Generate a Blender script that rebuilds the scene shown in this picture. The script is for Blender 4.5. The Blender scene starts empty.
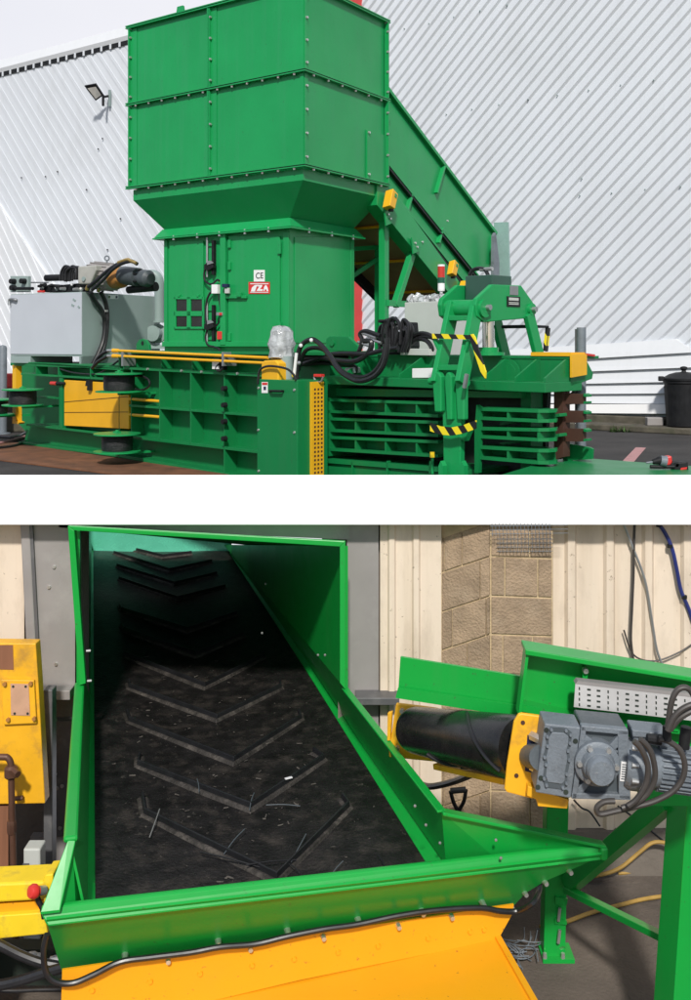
AZD, ELD, SUN, SUNANG, CLOUD, EXPO = 1, 41, 3.75, 4.0, 9.0, 0.0
import bpy, bmesh, math, random
from mathutils import Vector, Matrix
V = Vector
random.seed(7)
F, CX, H0, E = 1000.0, 345.5, 345.0, 1.6      # lens in photo pixels, optical centre, eye height over the yard
EYE = V((0, 0, E))
C = bpy.context.scene.collection
UP = V((0, 0, 1))

# ------------------------------------------------------------------ survey helpers (planes in the place)
def ray(px, py): return V(((px - CX) / F, 1.0, -(py - H0) / F))
def at(px, py, D): return EYE + ray(px, py) * D
class Plane:
    def __init__(s, p, n): s.p = V(p); s.n = V(n).normalized()
def hit(px, py, pl):
    d = ray(px, py)
    return EYE + d * ((pl.p - EYE).dot(pl.n) / d.dot(pl.n))
def off(pl, d): return Plane(pl.p - pl.n * d, pl.n)
def flat(px, py, z): return hit(px, py, Plane((0, 0, z), (0, 0, 1)))
def zat(p, py): return E - (py - H0) / F * p.y
def setz(p, z): return V((p.x, p.y, z))
def hits(pts, pl): return [hit(x, y, pl) for x, y in pts]

# ------------------------------------------------------------------ mesh helpers
class MB:
    def __init__(s): s.v = []; s.f = []; s.sm = []
    def face(s, idx, sm=False): s.f.append(idx); s.sm.append(sm)
    def prism(s, pts, ext):
        ext = V(ext); b = len(s.v); n = len(pts)
        s.v += [V(p) for p in pts] + [V(p) + ext for p in pts]
        s.face(list(range(b, b + n))); s.face(list(range(b + 2 * n - 1, b + n - 1, -1)))
        for i in range(n):
            j = (i + 1) % n
            s.face([b + i, b + n + i, b + n + j, b + j])
        return s
    def hexa(s, lo, hi):            # loft between two quads/polygons
        b = len(s.v); n = len(lo); s.v += [V(p) for p in lo] + [V(p) for p in hi]
        s.face(list(range(b, b + n))); s.face(list(range(b + 2 * n - 1, b + n - 1, -1)))
        for i in range(n):
            j = (i + 1) % n
            s.face([b + i, b + n + i, b + n + j, b + j])
        return s
    def box(s, c, x, y, z):         # centre and three half vectors
        c = V(c); x = V(x); y = V(y); z = V(z)
        return s.prism([c - x - y - z, c + x - y - z, c + x + y - z, c - x + y - z], z * 2)
    def bar(s, a, b, w, h, up=UP):
        a = V(a); b = V(b); d = (b - a).normalized(); sd = d.cross(V(up)).normalized(); u2 = sd.cross(d).normalized()
        q = [a - sd * w / 2 - u2 * h / 2, a + sd * w / 2 - u2 * h / 2, a + sd * w / 2 + u2 * h / 2, a - sd * w / 2 + u2 * h / 2]
        return s.prism(q, b - a)
    def ring_loft(s, rings, closed_ends=True, sm=True):
        b = len(s.v); n = len(rings[0])
        for r in rings: s.v += [V(p) for p in r]
        for k in range(len(rings) - 1):
            for i in range(n):
                j = (i + 1) % n
                s.face([b + k * n + i, b + k * n + j, b + (k + 1) * n + j, b + (k + 1) * n + i], sm)
        if closed_ends:
            s.face(list(range(b + n - 1, b - 1, -1))); e = b + (len(rings) - 1) * n
            s.face(list(range(e, e + n)))
        return s
    def lathe(s, c, axis, prof, n=24, sm=True):   # prof: (radius, distance along axis)
        ax = V(axis).normalized(); t = ax.orthogonal().normalized(); w = ax.cross(t); c = V(c)
        rings = [[c + ax * h + (t * math.cos(a) + w * math.sin(a)) * max(r, 1e-4) for a in [2 * math.pi * i / n for i in range(n)]] for r, h in prof]
        return s.ring_loft(rings, True, sm)
    def cyl(s, a, b, r0, r1=None, n=20):
        a = V(a); b = V(b); L = (b - a).length
        return s.lathe(a, b - a, [(r0, 0), (r0 if r1 is None else r1, L)], n)
    def tube(s, pts, r, n=8, sub=6, smooth=True):
        P = [V(p) for p in pts]
        if smooth and len(P) > 2:
            Q = []
            for i in range(len(P) - 1):
                p0 = P[max(i - 1, 0)]; p1 = P[i]; p2 = P[i + 1]; p3 = P[min(i + 2, len(P) - 1)]
                for k in range(sub):
                    t = k / sub
                    Q.append(0.5 * ((2 * p1) + (p2 - p0) * t + (2 * p0 - 5 * p1 + 4 * p2 - p3) * t * t + (3 * p1 - p0 - 3 * p2 + p3) * t ** 3))
            Q.append(P[-1]); P = Q
        rings = []; nr = None
        for i, p in enumerate(P):
            d = (P[min(i + 1, len(P) - 1)] - P[max(i - 1, 0)]).normalized()
            nr = d.orthogonal().normalized() if nr is None else (nr - d * nr.dot(d)).normalized()
            w = d.cross(nr)
            rings.append([p + (nr * math.cos(a) + w * math.sin(a)) * r for a in [2 * math.pi * k / n for k in range(n)]])
        return s.ring_loft(rings)
    def ball(s, c, r, seed=0, n=14, m=9, sq=(1, 1, 1), wob=0.0):
        rnd = random.Random(seed); rings = []
        for k in range(m + 1):
            ph = math.pi * k / m; rr = []
            for i in range(n):
                a = 2 * math.pi * i / n; q = r * (1 + wob * rnd.uniform(-1, 1))
                rr.append(V(c) + V((math.sin(ph) * math.cos(a) * q * sq[0], math.sin(ph) * math.sin(a) * q * sq[1], -math.cos(ph) * q * sq[2])))
            rings.append(rr)
        return s.ring_loft(rings)
    def build(s, name, mat, parent=None, bevel=0.0, origin=None):
        root = parent
        while root is not None and root.parent is not None: root = root.parent
        o0 = V(root.location) if root is not None else V(origin) if origin is not None else V((0, 0, 0))
        me = bpy.data.meshes.new(name)
        me.from_pydata([tuple(v - o0) for v in s.v], [], s.f)
        me.polygons.foreach_set('use_smooth', s.sm)
        bm = bmesh.new(); bm.from_mesh(me)
        bmesh.ops.recalc_face_normals(bm, faces=bm.faces); bm.to_mesh(me); bm.free()
        me.materials.append(mat)
        if any(s.sm): me.set_sharp_from_angle(angle=0.6)
        o = bpy.data.objects.new(name, me); C.objects.link(o)
        if parent is not None: o.parent = parent
        elif origin is not None: o.location = o0
        if bevel > 0:
            m = o.modifiers.new('bevel', 'BEVEL'); m.width = bevel; m.segments = 2; m.limit_method = 'ANGLE'; m.angle_limit = 0.7
        return o
def tag(o, label=None, cat=None, group=None, kind=None):
    if label: o['label'] = label
    if cat: o['category'] = cat
    if group: o['group'] = group
    if kind: o['kind'] = kind
    return o
def thing(name, label, cat, loc=(0, 0, 0), group=None):
    o = bpy.data.objects.new(name, None); C.objects.link(o); o.location = V(loc); o.empty_display_size = .1
    return tag(o, label, cat, group)
def kids(o): return [x for x in bpy.data.objects if x.parent == o]
def copy_tree(o, loc, label=None):
    r = o.copy(); C.objects.link(r); r.location = V(loc)
    if label: r['label'] = label
    for ch in kids(o):
        c = ch.copy(); C.objects.link(c); c.parent = r
        for g in kids(ch):
            d = g.copy(); C.objects.link(d); d.parent = c
    return r
def lettering(name, txt, c, xdir, ydir, size, mat, parent, bold=0.0):
    cu = bpy.data.curves.new(name, 'FONT'); cu.body = txt; cu.size = 1.0; cu.extrude = 0.004; cu.align_x = 'CENTER'; cu.align_y = 'CENTER'; cu.offset = bold
    t = bpy.data.objects.new(name + '_curve', cu); C.objects.link(t); bpy.context.view_layer.update()
    me = bpy.data.meshes.new_from_object(t.evaluated_get(bpy.context.evaluated_depsgraph_get()))
    bpy.data.objects.remove(t)
    xd = V(xdir).normalized(); yd = V(ydir).normalized(); nd = xd.cross(yd)
    root = parent
    while root.parent is not None: root = root.parent
    for v in me.vertices:
        q = V(c) + xd * v.co.x * size + yd * v.co.y * size + nd * v.co.z * size
        v.co = q - V(root.location)
    me.materials.clear(); me.materials.append(mat)
    o = bpy.data.objects.new(name, me); C.objects.link(o); o.parent = parent
    return o

# ------------------------------------------------------------------ materials
def mat(name, col, rough=.5, metal=0.0, var=.10, scale=6.0, bump=0.0, bscale=40.0, dirt=None, dirt_amt=.5, dscale=3.0, coat=0.0, stretch=None, spec=.5, alpha=None, streak=None, samt=.3, chips=None, camt=.6, cscale=22, rnd=0.0):
    m = bpy.data.materials.new(name); m.use_nodes = True
    nt = m.node_tree; N = nt.nodes; L = nt.links; b = N['Principled BSDF']
    tc = N.new('ShaderNodeTexCoord'); src = tc.outputs['Object']
    if stretch:
        mp = N.new('ShaderNodeMapping'); mp.inputs['Scale'].default_value = stretch; L.new(src, mp.inputs[0]); src = mp.outputs[0]
    nz = N.new('ShaderNodeTexNoise'); nz.inputs['Scale'].default_value = scale; nz.inputs['Detail'].default_value = 6; L.new(src, nz.inputs['Vector'])
    cr = N.new('ShaderNodeValToRGB'); cr.color_ramp.elements[0].position = .3; cr.color_ramp.elements[1].position = .7
    lo = [max(0, c * (1 - var)) for c in col]; hi = [min(1, c * (1 + var)) for c in col]
    cr.color_ramp.elements[0].color = (*lo, 1); cr.color_ramp.elements[1].color = (*hi, 1)
    L.new(nz.outputs['Fac'], cr.inputs[0]); out = cr.outputs[0]
    if dirt:
        n2 = N.new('ShaderNodeTexNoise'); n2.inputs['Scale'].default_value = dscale; n2.inputs['Detail'].default_value = 9; n2.inputs['Roughness'].default_value = .68; L.new(src, n2.inputs['Vector'])
        r2 = N.new('ShaderNodeValToRGB'); r2.color_ramp.elements[0].position = .5; r2.color_ramp.elements[1].position = .72
        r2.color_ramp.elements[1].color = (dirt_amt,) * 3 + (1,)
        L.new(n2.outputs['Fac'], r2.inputs[0])
        mx = N.new('ShaderNodeMix'); mx.data_type = 'RGBA'; L.new(r2.outputs[0], mx.inputs[0]); L.new(out, mx.inputs[6]); mx.inputs[7].default_value = (*dirt, 1); out = mx.outputs[2]
    def layer(vec, sc_, det, p0, p1, col_, amt, ro=.6):
        nonlocal out
        q = N.new('ShaderNodeTexNoise'); q.inputs['Scale'].default_value = sc_; q.inputs['Detail'].default_value = det; q.inputs['Roughness'].default_value = ro; L.new(vec, q.inputs['Vector'])
        r = N.new('ShaderNodeValToRGB'); r.color_ramp.elements[0].position = p0; r.color_ramp.elements[1].position = p1; r.color_ramp.elements[1].color = (amt,) * 3 + (1,); L.new(q.outputs['Fac'], r.inputs[0])
        x = N.new('ShaderNodeMix'); x.data_type = 'RGBA'; L.new(r.outputs[0], x.inputs[0]); L.new(out, x.inputs[6]); x.inputs[7].default_value = (*col_, 1); out = x.outputs[2]
    if streak:
        ms_ = N.new('ShaderNodeMapping'); ms_.inputs['Scale'].default_value = (7, 7, .35); L.new(tc.outputs['Object'], ms_.inputs[0]); layer(ms_.outputs[0], 1.0, 8, .48, .75, streak, samt, .65)
    if chips: layer(tc.outputs['Object'], cscale, 3, .66, .70, chips, camt, .7)
    if rnd:
        oi = N.new('ShaderNodeObjectInfo'); hs = N.new('ShaderNodeHueSaturation'); mr_ = N.new('ShaderNodeMapRange'); mr_.inputs[3].default_value = 1 - rnd; mr_.inputs[4].default_value = 1 + rnd; L.new(oi.outputs['Random'], mr_.inputs[0]); L.new(mr_.outputs[0], hs.inputs['Value']); L.new(out, hs.inputs['Color']); out = hs.outputs[0]
    L.new(out, b.inputs['Base Color'])
    rr = N.new('ShaderNodeMapRange'); rr.inputs[3].default_value = max(.02, rough - .08); rr.inputs[4].default_value = min(1, rough + .10)
    n3 = N.new('ShaderNodeTexNoise'); n3.inputs['Scale'].default_value = scale * 2.3; n3.inputs['Detail'].default_value = 4; L.new(src, n3.inputs['Vector'])
    L.new(n3.outputs['Fac'], rr.inputs[0]); L.new(rr.outputs[0], b.inputs['Roughness'])
    b.inputs['Metallic'].default_value = metal; b.inputs['Specular IOR Level'].default_value = spec
    if coat: b.inputs['Coat Weight'].default_value = coat; b.inputs['Coat Roughness'].default_value = .15
    if alpha is not None:
        b.inputs['Transmission Weight'].default_value = alpha
    if bump:
        n4 = N.new('ShaderNodeTexNoise'); n4.inputs['Scale'].default_value = bscale; n4.inputs['Detail'].default_value = 5; L.new(src, n4.inputs['Vector'])
        bp = N.new('ShaderNodeBump'); bp.inputs['Strength'].default_value = bump; bp.inputs['Distance'].default_value = .02
        L.new(n4.outputs['Fac'], bp.inputs['Height']); L.new(bp.outputs[0], b.inputs['Normal'])
    return m
M = {}
M['green'] = mat('green_paint', (.009, .295, .082), .34, var=.09, scale=1.1, bump=.30, bscale=1.4, dirt=(.014, .25, .085), dirt_amt=.4, dscale=1.2, spec=.38, streak=(.05, .27, .13), samt=.30, chips=(.03, .12, .05), camt=.5, cscale=30)
M['frame'] = mat('shaded_green_frame_paint', (.006, .19, .054), .38, var=.08, scale=1.6, bump=.04, bscale=3, dirt=(.010, .15, .05), dirt_amt=.35, dscale=1.5, spec=.34, streak=(.04, .15, .07), samt=.3, chips=(.03, .07, .03), camt=.6, cscale=26)  # green darkened to carry the shade on the lower press body
M['green2'] = mat('fresh_green_paint', (.006, .33, .045), .33, var=.06, scale=2, bump=.05, bscale=5, dirt=(.01, .2, .03), dirt_amt=.3, dscale=2, spec=.4, chips=(.05, .09, .04), camt=.55, cscale=34, streak=(.05, .26, .07), samt=.22)
M['yellow'] = mat('yellow_paint', (.80, .42, .015), .42, var=.06, scale=3, bump=.05, bscale=8)
M['yellow2'] = mat('orange_yellow_paint', (.80, .35, .008), .38, var=.04, scale=3, bump=.06, bscale=4, dirt=(.55, .22, .02), dirt_amt=.18, dscale=3, chips=(.20, .10, .03), camt=.6, cscale=28)
M['yellow_worn'] = mat('worn_yellow_paint', (.82, .42, .015), .45, var=.08, scale=4, bump=.1, bscale=14, dirt=(.28, .15, .05), dirt_amt=.75, dscale=5)
M['lemon'] = mat('lemon_paint', (.85, .60, .02), .4, var=.08, dirt=(.3, .2, .06), dirt_amt=.8, dscale=6)
M['grey'] = mat('lit_side_grey', (.47, .50, .55), .42, var=.03, scale=2)
M['greyd'] = mat('grey_green_paint', (.26, .33, .32), .42, var=.05, scale=2)
M['gear'] = mat('blue_grey_cast', (.16, .185, .21), .5, var=.10, bump=.2, bscale=80, dirt=(.06, .065, .07), dirt_amt=.55, dscale=7, chips=(.28, .29, .30), camt=.4, cscale=40)
M['geard'] = mat('dark_grey_cast', (.07, .085, .095), .5, var=.1, bump=.08, bscale=60)
M['black'] = mat('black_rubber', (.012, .012, .014), .45, var=.3, scale=10)
M['hose'] = mat('hose_rubber', (.014, .014, .016), .35, var=.25, scale=20)
M['cable'] = mat('grey_brown_cable', (.05, .044, .040), .45, var=.15, scale=20)
M['wire'] = mat('coiled_black_wire', (.010, .010, .012), .5, var=.5, scale=30, bump=.5, bscale=60, stretch=(.2, .2, 6))
M['belt'] = mat('dusty_black_belt', (.011, .010, .010), .47, var=.5, scale=9, bump=.4, bscale=45, dirt=(.055, .046, .040), dirt_amt=.75, dscale=7, chips=(.10, .088, .076), camt=.35, cscale=16, spec=.3)
M['cleat'] = mat('dusty_cleat_rubber', (.036, .032, .029), .6, var=.4, scale=14, bump=.4, bscale=50, dirt=(.12, .105, .092), dirt_amt=.9, dscale=11, spec=.3)
M['steel'] = mat('galvanised_steel', (.42, .43, .44), .42, .75, var=.10, scale=5, dirt=(.3, .29, .27), dirt_amt=.5)
M['rivet'] = mat('dull_rivet', (.30, .30, .29), .45, .5, var=.1)
M['chrome'] = mat('chrome', (.7, .7, .7), .15, 1, var=.03)
M['bolt'] = mat('zinc_bolt', (.62, .62, .60), .35, .8, var=.1)
M['tray'] = mat('perforated_tray_steel', (.62, .61, .60), .42, .35, var=.06, scale=10)
M['sheet'] = mat('scuffed_steel_sheet', (.32, .30, .29), .5, .2, var=.10, scale=2.5, dirt=(.45, .43, .41), dirt_amt=.4, dscale=3.5, bump=.04, bscale=6)
M['sheetd'] = mat('dark_steel_sheet', (.13, .13, .135), .5, .3, var=.12, scale=3, dirt=(.3, .29, .28), dirt_amt=.4, dscale=6)
M['clad'] = mat('white_cladding', (.64, .67, .71), .5, streak=(.47, .49, .50), samt=.22, var=.035, scale=.35, dirt=(.5, .52, .53), dirt_amt=.3, dscale=.8)
M['clad2'] = mat('bright_cladding', (.70, .72, .745), .5, streak=(.55, .57, .58), samt=.2, var=.03, scale=.5, dirt=(.55, .57, .6), dirt_amt=.25, dscale=1.0)
M['cream'] = mat('cream_sheet', (.71, .60, .475), .6, var=.06, scale=1.6, dirt=(.42, .34, .26), dirt_amt=.5, dscale=5, streak=(.46, .36, .25), samt=.45, chips=(.25, .19, .13), camt=.7, cscale=24, bump=.05, bscale=12, stretch=(1, 1, .35))
M['block'] = mat('brown_block', (.34, .245, .16), .9, rnd=.16, var=.16, scale=9, bump=.6, bscale=60, chips=(.17, .12, .08), camt=.5, cscale=40, dirt=(.44, .34, .24), dirt_amt=.5, dscale=6)
M['mortar'] = mat('mortar', (.52, .40, .24), .95, var=.15, scale=14, bump=.3, bscale=60)
M['white'] = mat('white_concrete', (.92, .92, .92), .7, var=.012, scale=1.5)
M['whitep'] = mat('white_plastic', (.80, .80, .80), .4, var=.03)
M['wrap'] = mat('crumpled_clear_wrap', (.46, .48, .49), .12, var=.35, scale=11, bump=1.0, bscale=13, dirt=(.12, .13, .14), dirt_amt=.6, dscale=9, spec=.8)
M['red'] = mat('red_paint', (.62, .035, .03), .4, var=.08)
M['redclad'] = mat('red_cladding', (.58, .06, .055), .5, var=.05)
M['plastic'] = mat('black_plastic', (.010, .0105, .012), .55, var=.3, scale=8, spec=.3, dirt=(.03, .03, .028), dirt_amt=.4, dscale=6)
M['glass'] = mat('dark_window_glass', (.015, .016, .018), .06, var=.4, scale=5)
M['rust'] = mat('rusted_plate', (.15, .062, .028), .8, var=.3, scale=3, bump=.2, bscale=30, dirt=(.05, .025, .015), dirt_amt=.7, dscale=2)
M['brown'] = mat('brown_primer', (.065, .026, .016), .7, var=.2, scale=5)
M['under'] = mat('brown_underside', (.32, .18, .085), .75, var=.2, scale=2)
M['cavity'] = mat('dark_cavity_steel', (.018, .028, .020), .7, var=.4, scale=4)  # near-black colour stands in for the shade inside the chamber
M['asphalt'] = mat('asphalt', (.034, .031, .030), .9, var=.35, scale=1.2, bump=.5, bscale=120, dirt=(.020, .019, .020), dirt_amt=.7, dscale=.9, chips=(.09, .085, .08), camt=.5, cscale=9)
M['kerb'] = mat('mossy_kerb', (.085, .075, .055), .95, var=.35, scale=4, bump=.5, bscale=30, dirt=(.035, .045, .018), dirt_amt=.7, dscale=3)
M['conc'] = mat('mottled_concrete', (.115, .093, .075), .9, var=.25, scale=2.2, bump=.4, bscale=50, dirt=(.05, .042, .036), dirt_amt=.9, dscale=1.3)  # dirt layer here stands in for brown-black shadow between light patches
M['plinth'] = mat('grey_plinth', (.17, .145, .12), .9, var=.2, scale=3, bump=.3, bscale=30, dirt=(.08, .065, .05), dirt_amt=.6)
M['copper'] = mat('brown_pipe', (.115, .055, .035), .5, .3, var=.2, scale=9)
M['board'] = mat('red_brown_board', (.24, .10, .05), .8, var=.2, scale=3, stretch=(6, 6, .5))
M['pink'] = mat('bare_pinkish_plate', (.55, .32, .20), .6, var=.12, scale=9, dirt=(.3, .15, .09), dirt_amt=.6, dscale=9)
M['pinkline'] = mat('faded_red_line', (.42, .22, .22), .85, var=.2, scale=8, dirt=(.12, .09, .09), dirt_amt=.6, dscale=7)
M['orange'] = mat('orange_brown_coupling', (.38, .17, .04), .5, var=.15)
M['cab'] = mat('pale_grey_cabinet', (.50, .52, .49), .5, var=.03)
M['pale'] = mat('pale_green_sheet', (.26, .40, .37), .25, var=.06, spec=.6)
M['blue'] = mat('blue_cable', (.02, .03, .16), .4, var=.2)
M['ycable'] = mat('dusty_yellow_cable', (.36, .22, .05), .6, var=.2, scale=9)
M['leaf'] = mat('weed_leaf', (.05, .11, .02), .7, var=.4, scale=20)
M['cylgreen'] = mat('dark_green_cylinder', (.03, .085, .062), .3, var=.06)
M['mint'] = mat('lit_mint_sheet', (.13, .62, .42), .25, metal=.2, var=.06)  # paler than the hood paint, standing in for light on its end
M['roller'] = mat('polished_roller_rubber', (.010, .010, .011), .26, var=.3, scale=7, spec=.6, dirt=(.04, .035, .03), dirt_amt=.5, dscale=6)
M['navy'] = mat('navy_plastic', (.01, .015, .06), .4)
def hazard():
    m = bpy.data.materials.new('hazard_tape'); m.use_nodes = True; nt = m.node_tree; N = nt.nodes; L = nt.links; b = N['Principled BSDF']
    tc = N.new('ShaderNodeTexCoord'); mp = N.new('ShaderNodeVectorMath'); mp.operation = 'DOT_PRODUCT'; mp.inputs[1].default_value = (4.2, -4.2, 5.0)
    L.new(tc.outputs['Object'], mp.inputs[0])
    fr = N.new('ShaderNodeMath'); fr.operation = 'FRACT'; L.new(mp.outputs['Value'], fr.inputs[0])
    gt = N.new('ShaderNodeMath'); gt.operation = 'GREATER_THAN'; gt.inputs[1].default_value = .5; L.new(fr.outputs[0], gt.inputs[0])
    mx = N.new('ShaderNodeMix'); mx.data_type = 'RGBA'; L.new(gt.outputs[0], mx.inputs[0]); mx.inputs[6].default_value = (.012, .012, .012, 1); mx.inputs[7].default_value = (.85, .68, .02, 1)
    L.new(mx.outputs[2], b.inputs['Base Color']); b.inputs['Roughness'].default_value = .4
    return m
M['hazard'] = hazard()
def _ang(p, q):
    a = math.atan2(q[1] - p[1], q[0] - p[0])
    while a > math.pi / 2: a -= math.pi
    while a < -math.pi / 2: a += math.pi
    return a
# ================================================================== UPPER YARD
A, B = math.radians(54.8), math.radians(45)
uA, vA = V((-math.sin(A), math.cos(A), 0)), V((math.cos(A), math.sin(A), 0))
uB, vB = V((-math.sin(B), math.cos(B), 0)), V((math.cos(B), math.sin(B), 0))
PB = Plane(flat(222, 475, 0), -vB)             # long side of the press
PC = Plane(hit(289, 349, off(PB, .5)), -vA)    # door side of the chute
PH = off(PC, -.3)                              # front of the hopper
def pl_u(p): return Plane(p, -uA)
def pl_uB(p): return Plane(p, -uB)

# ---------- ground
g = MB()
def sheet(x0, x1, y0, y1, z, t=.12): g.prism([V((x0, y0, z)), V((x1, y0, z)), V((x1, y1, z)), V((x0, y1, z))], (0, 0, -t))
HX0, HX1, HY0, HY1 = -3.3, -.9, 11.15, 12.15   # added opening, out of view, letting sun onto the feed conveyor's far end
sheet(-200, HX0, 7.36, 260, 0); sheet(.4, 200, 7.36, 260, 0); sheet(HX0, .4, 9.4, HY0, 0); sheet(HX1, .4, HY0, HY1, 0); sheet(HX0, .4, HY1, 260, 0)
tag(g.build('yard_ground', M['asphalt']), kind='structure')
s = MB(); s.prism([V((-60, 6.80, .376)), V((-60, 6.80, .716)), V((-60, 7.12, .670)), V((-60, 7.12, .376))], (120, 0, 0))
tag(s.build('parapet_beam', M['white'], bevel=.006), 'broad white concrete parapet beam running along the top of the bay wall', 'parapet')

rp = MB(); rp.prism([flat(x, y, .004) for x, y in [(-40, 440), (60, 446), (228, 474), (232, 484), (130, 477), (0, 461), (-60, 455)]], (0, 0, .016))
o = rp.build('ground_plate', M['rust'], origin=flat(60, 455, 0)); tag(o, 'rusty brown steel plate lying on the yard along the foot of the green press', 'steel plate')
ml = MB(); ml.prism([flat(x, y, .002) for x, y in [(622, 462), (634, 462), (646, 448), (636, 447.5)]], (0, 0, .004))
tag(ml.build('ground_marking', M['pinkline'], origin=flat(630, 455, 0)), 'faded red line painted on the asphalt left of the black bin', 'marking')

# ---------- warehouse wall
W0 = flat(640, 430, 0) + vA * .32
PW = Plane(W0, -vA)
def sz(px, py): p = hit(px, py, PW); return ((p - W0).dot(uA), p.z)
def unsz(s_, z, o_=0.0): return W0 + uA * s_ + UP * z - vA * o_
def clip(poly, nx, nz, c):     # keep nx*s+nz*z >= c
    out = []
    for i in range(len(poly)):
        a = poly[i]; b = poly[(i + 1) % len(poly)]; da = a[0] * nx + a[1] * nz - c; db = b[0] * nx + b[1] * nz - c
        if da >= 0: out.append(a)
        if (da >= 0) != (db >= 0):
            t = da / (da - db); out.append((a[0] + (b[0] - a[0]) * t, a[1] + (b[1] - a[1]) * t))
    return out
def strips(mb, poly, ang, pitch, base, depth, mode='lap', rib=.06):
    nx, nz = -math.sin(ang), math.cos(ang)
    qs = [p[0] * nx + p[1] * nz for p in poly]; q = math.floor(min(qs) / pitch) * pitch
    k = .21 * pitch
    while q < max(qs):
        if mode == 'lap': bands = [(q, q + pitch, depth, 0.0)]
        elif mode == 'fold': bands = [(q, q + k, .002, depth), (q + k, q + pitch, depth, .002)]
        else: bands = [(q, q + rib, depth, depth)]
        for q0, q1, d0, d1 in bands:
            c = clip(clip(poly, nx, nz, q0), -nx, -nz, -q1)
            if len(c) >= 3:
                b = len(mb.v); n = len(c)
                for s_, z in c:
                    t = (s_ * nx + z * nz - q0) / (q1 - q0); mb.v.append(unsz(s_, z, base + d0 * (1 - t) + d1 * t))
                for s_, z in c: mb.v.append(unsz(s_, z, base - .03))
                mb.face(list(range(b, b + n))); mb.face(list(range(b + 2 * n - 1, b + n - 1, -1)))
                for i in range(n):
                    j = (i + 1) % n; mb.face([b + i, b + n + i, b + n + j, b + j])
        q += pitch
ZT = 10.0
ANG_R = _ang(sz(585.4, 200), sz(691, 84)); ANG_L = _ang(sz(62, 60), sz(120, 152))
print('ANG', math.degrees(ANG_R), math.degrees(ANG_L), math.degrees(_ang(sz(431,137), sz(573,0))), math.degrees(_ang(sz(0,202), sz(37,260))))
sL = sz(-260, 300)[0]; sr0 = sz(347, 300)[0]; sr1 = sz(363.5, 300)[0]; sR = sz(1500, 300)[0]
bw = thing('warehouse', 'white ribbed warehouse with diagonal cladding and red stripe rising behind the green press', 'building', W0)
w = MB(); w.prism([unsz(sL, -.05), unsz(sR, -.05), unsz(sR, ZT), unsz(sL, ZT)], vA * .3); w.build('wall', M['clad'], bw)
rf = MB(); rf.prism([unsz(sL, ZT - .3, -.35), unsz(sR, ZT - .3, -.35), unsz(sR, ZT - .3, -12), unsz(sL, ZT - .3, -12)], (0, 0, .25)); rf.build('roof', M['clad2'], bw)
cl = MB(); strips(cl, [(sR, .30), (sr1, .30), (sr1, ZT), (sR, ZT)], ANG_R, .200, .03, .044, 'fold'); cl.build('diagonal_cladding', M['clad'], bw)
cl = MB(); strips(cl, [(sr0, .30), (sL, .30), (sL, ZT - .19), (sr0, ZT - .19)], ANG_L, .30, .018, .010, 'rib', .10)
strips(cl, [(sr0, .30), (sL, .30), (sL, ZT - .19), (sr0, ZT - .19)], ANG_L, .30, .012, .007, 'lap'); cl.build('diagonal_cladding', M['clad'], bw)
cs = MB(); cs.prism([unsz(sr0, .2, .0), unsz(sr1, .2, .0), unsz(sr1, ZT, .0), unsz(sr0, ZT, .0)], -vA * .10); cs.build('red_column', M['redclad'], bw)
# brighter corner sheet bottom left
poly = [sz(-120, 20), sz(0, 203), sz(60, 292), sz(60, 430), sz(-120, 430)]
c2 = MB(); c2.prism([unsz(s_, z, .0) for s_, z in poly], -vA * .09)
strips(c2, poly, ANG_L + .08, .30, .09, .02, 'rib', .09); c2.build('corner_cladding', M['clad2'], bw)
# low horizontal boards
HB = [(470, 353), (590, 347), (677, 339), (691, 349), (730, 378), (740, 404), (470, 401)]
hb = MB(); hb.prism(hits(HB, PW), -vA * .10); hb.build('board_backing', M['clad2'], bw)
rows = [((470, 352.5), (677, 339)), ((470, 366), (700, 352)), ((470, 376), (712, 366.5)), ((470, 386), (728, 380.5)), ((470, 394.5), (738, 392.5)), ((470, 402), (740, 404))]
for k in range(5):
    (a0, a1), (b0, b1) = rows[k], rows[k + 1]
    q = [hit(*a0, PW) - vA * .10, hit(*a1, PW) - vA * .10, hit(*b1, PW) - vA * .165, hit(*b0, PW) - vA * .165]
    h = MB(); h.prism(q, vA * .02)
    h.build('board', M['clad2'], bw)
ws = MB(); ws.prism(hits([(460, 404.5), (660, 404), (760, 407), (760, 414), (660, 413.5), (460, 412)], off(PW, -.12)), -vA * .05); ws.build('base_flashing', M['white'], bw)
# eave: dark gaps and a rounded white capping
ev = MB(); ev.prism([unsz(sL, ZT - .20, .0), unsz(sr0, ZT - .20, .0), unsz(sr0, ZT - .10, .0), unsz(sL, ZT - .10, .0)], -vA * .055); ev.build('eave_gap', M['plastic'], bw)
k = sr0 + .15
while k < sL:
    e = MB(); e.prism([unsz(k, ZT - .22, .05), unsz(k + .07, ZT - .22, .05), unsz(k + .07, ZT - .09, .05), unsz(k, ZT - .09, .05)], -vA * .02)
    e.build('eave_closer', M['clad'], bw); k += .37
cp = MB(); cp.prism([unsz(sL, ZT - .09, .06), unsz(sL, ZT + .02, .10), unsz(sL, ZT + .30, .02), unsz(sL, ZT + .44, -.35), unsz(sL, ZT - .06, -.35)], -uA * (sL - sr0)); cp.build('eave_capping', M['clad2'], bw)
for px, py in [(104, 139), (99.7, 149.5), (47, 177), (23, 178), (59, 172), (122, 219), (88, 190), (109, 250)]:
    h = hit(px, py, PW); q = MB(); q.cyl(h - vA * .05, h - vA * .075, .022, None, 8); q.build('screw', M['plastic'], bw)
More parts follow.
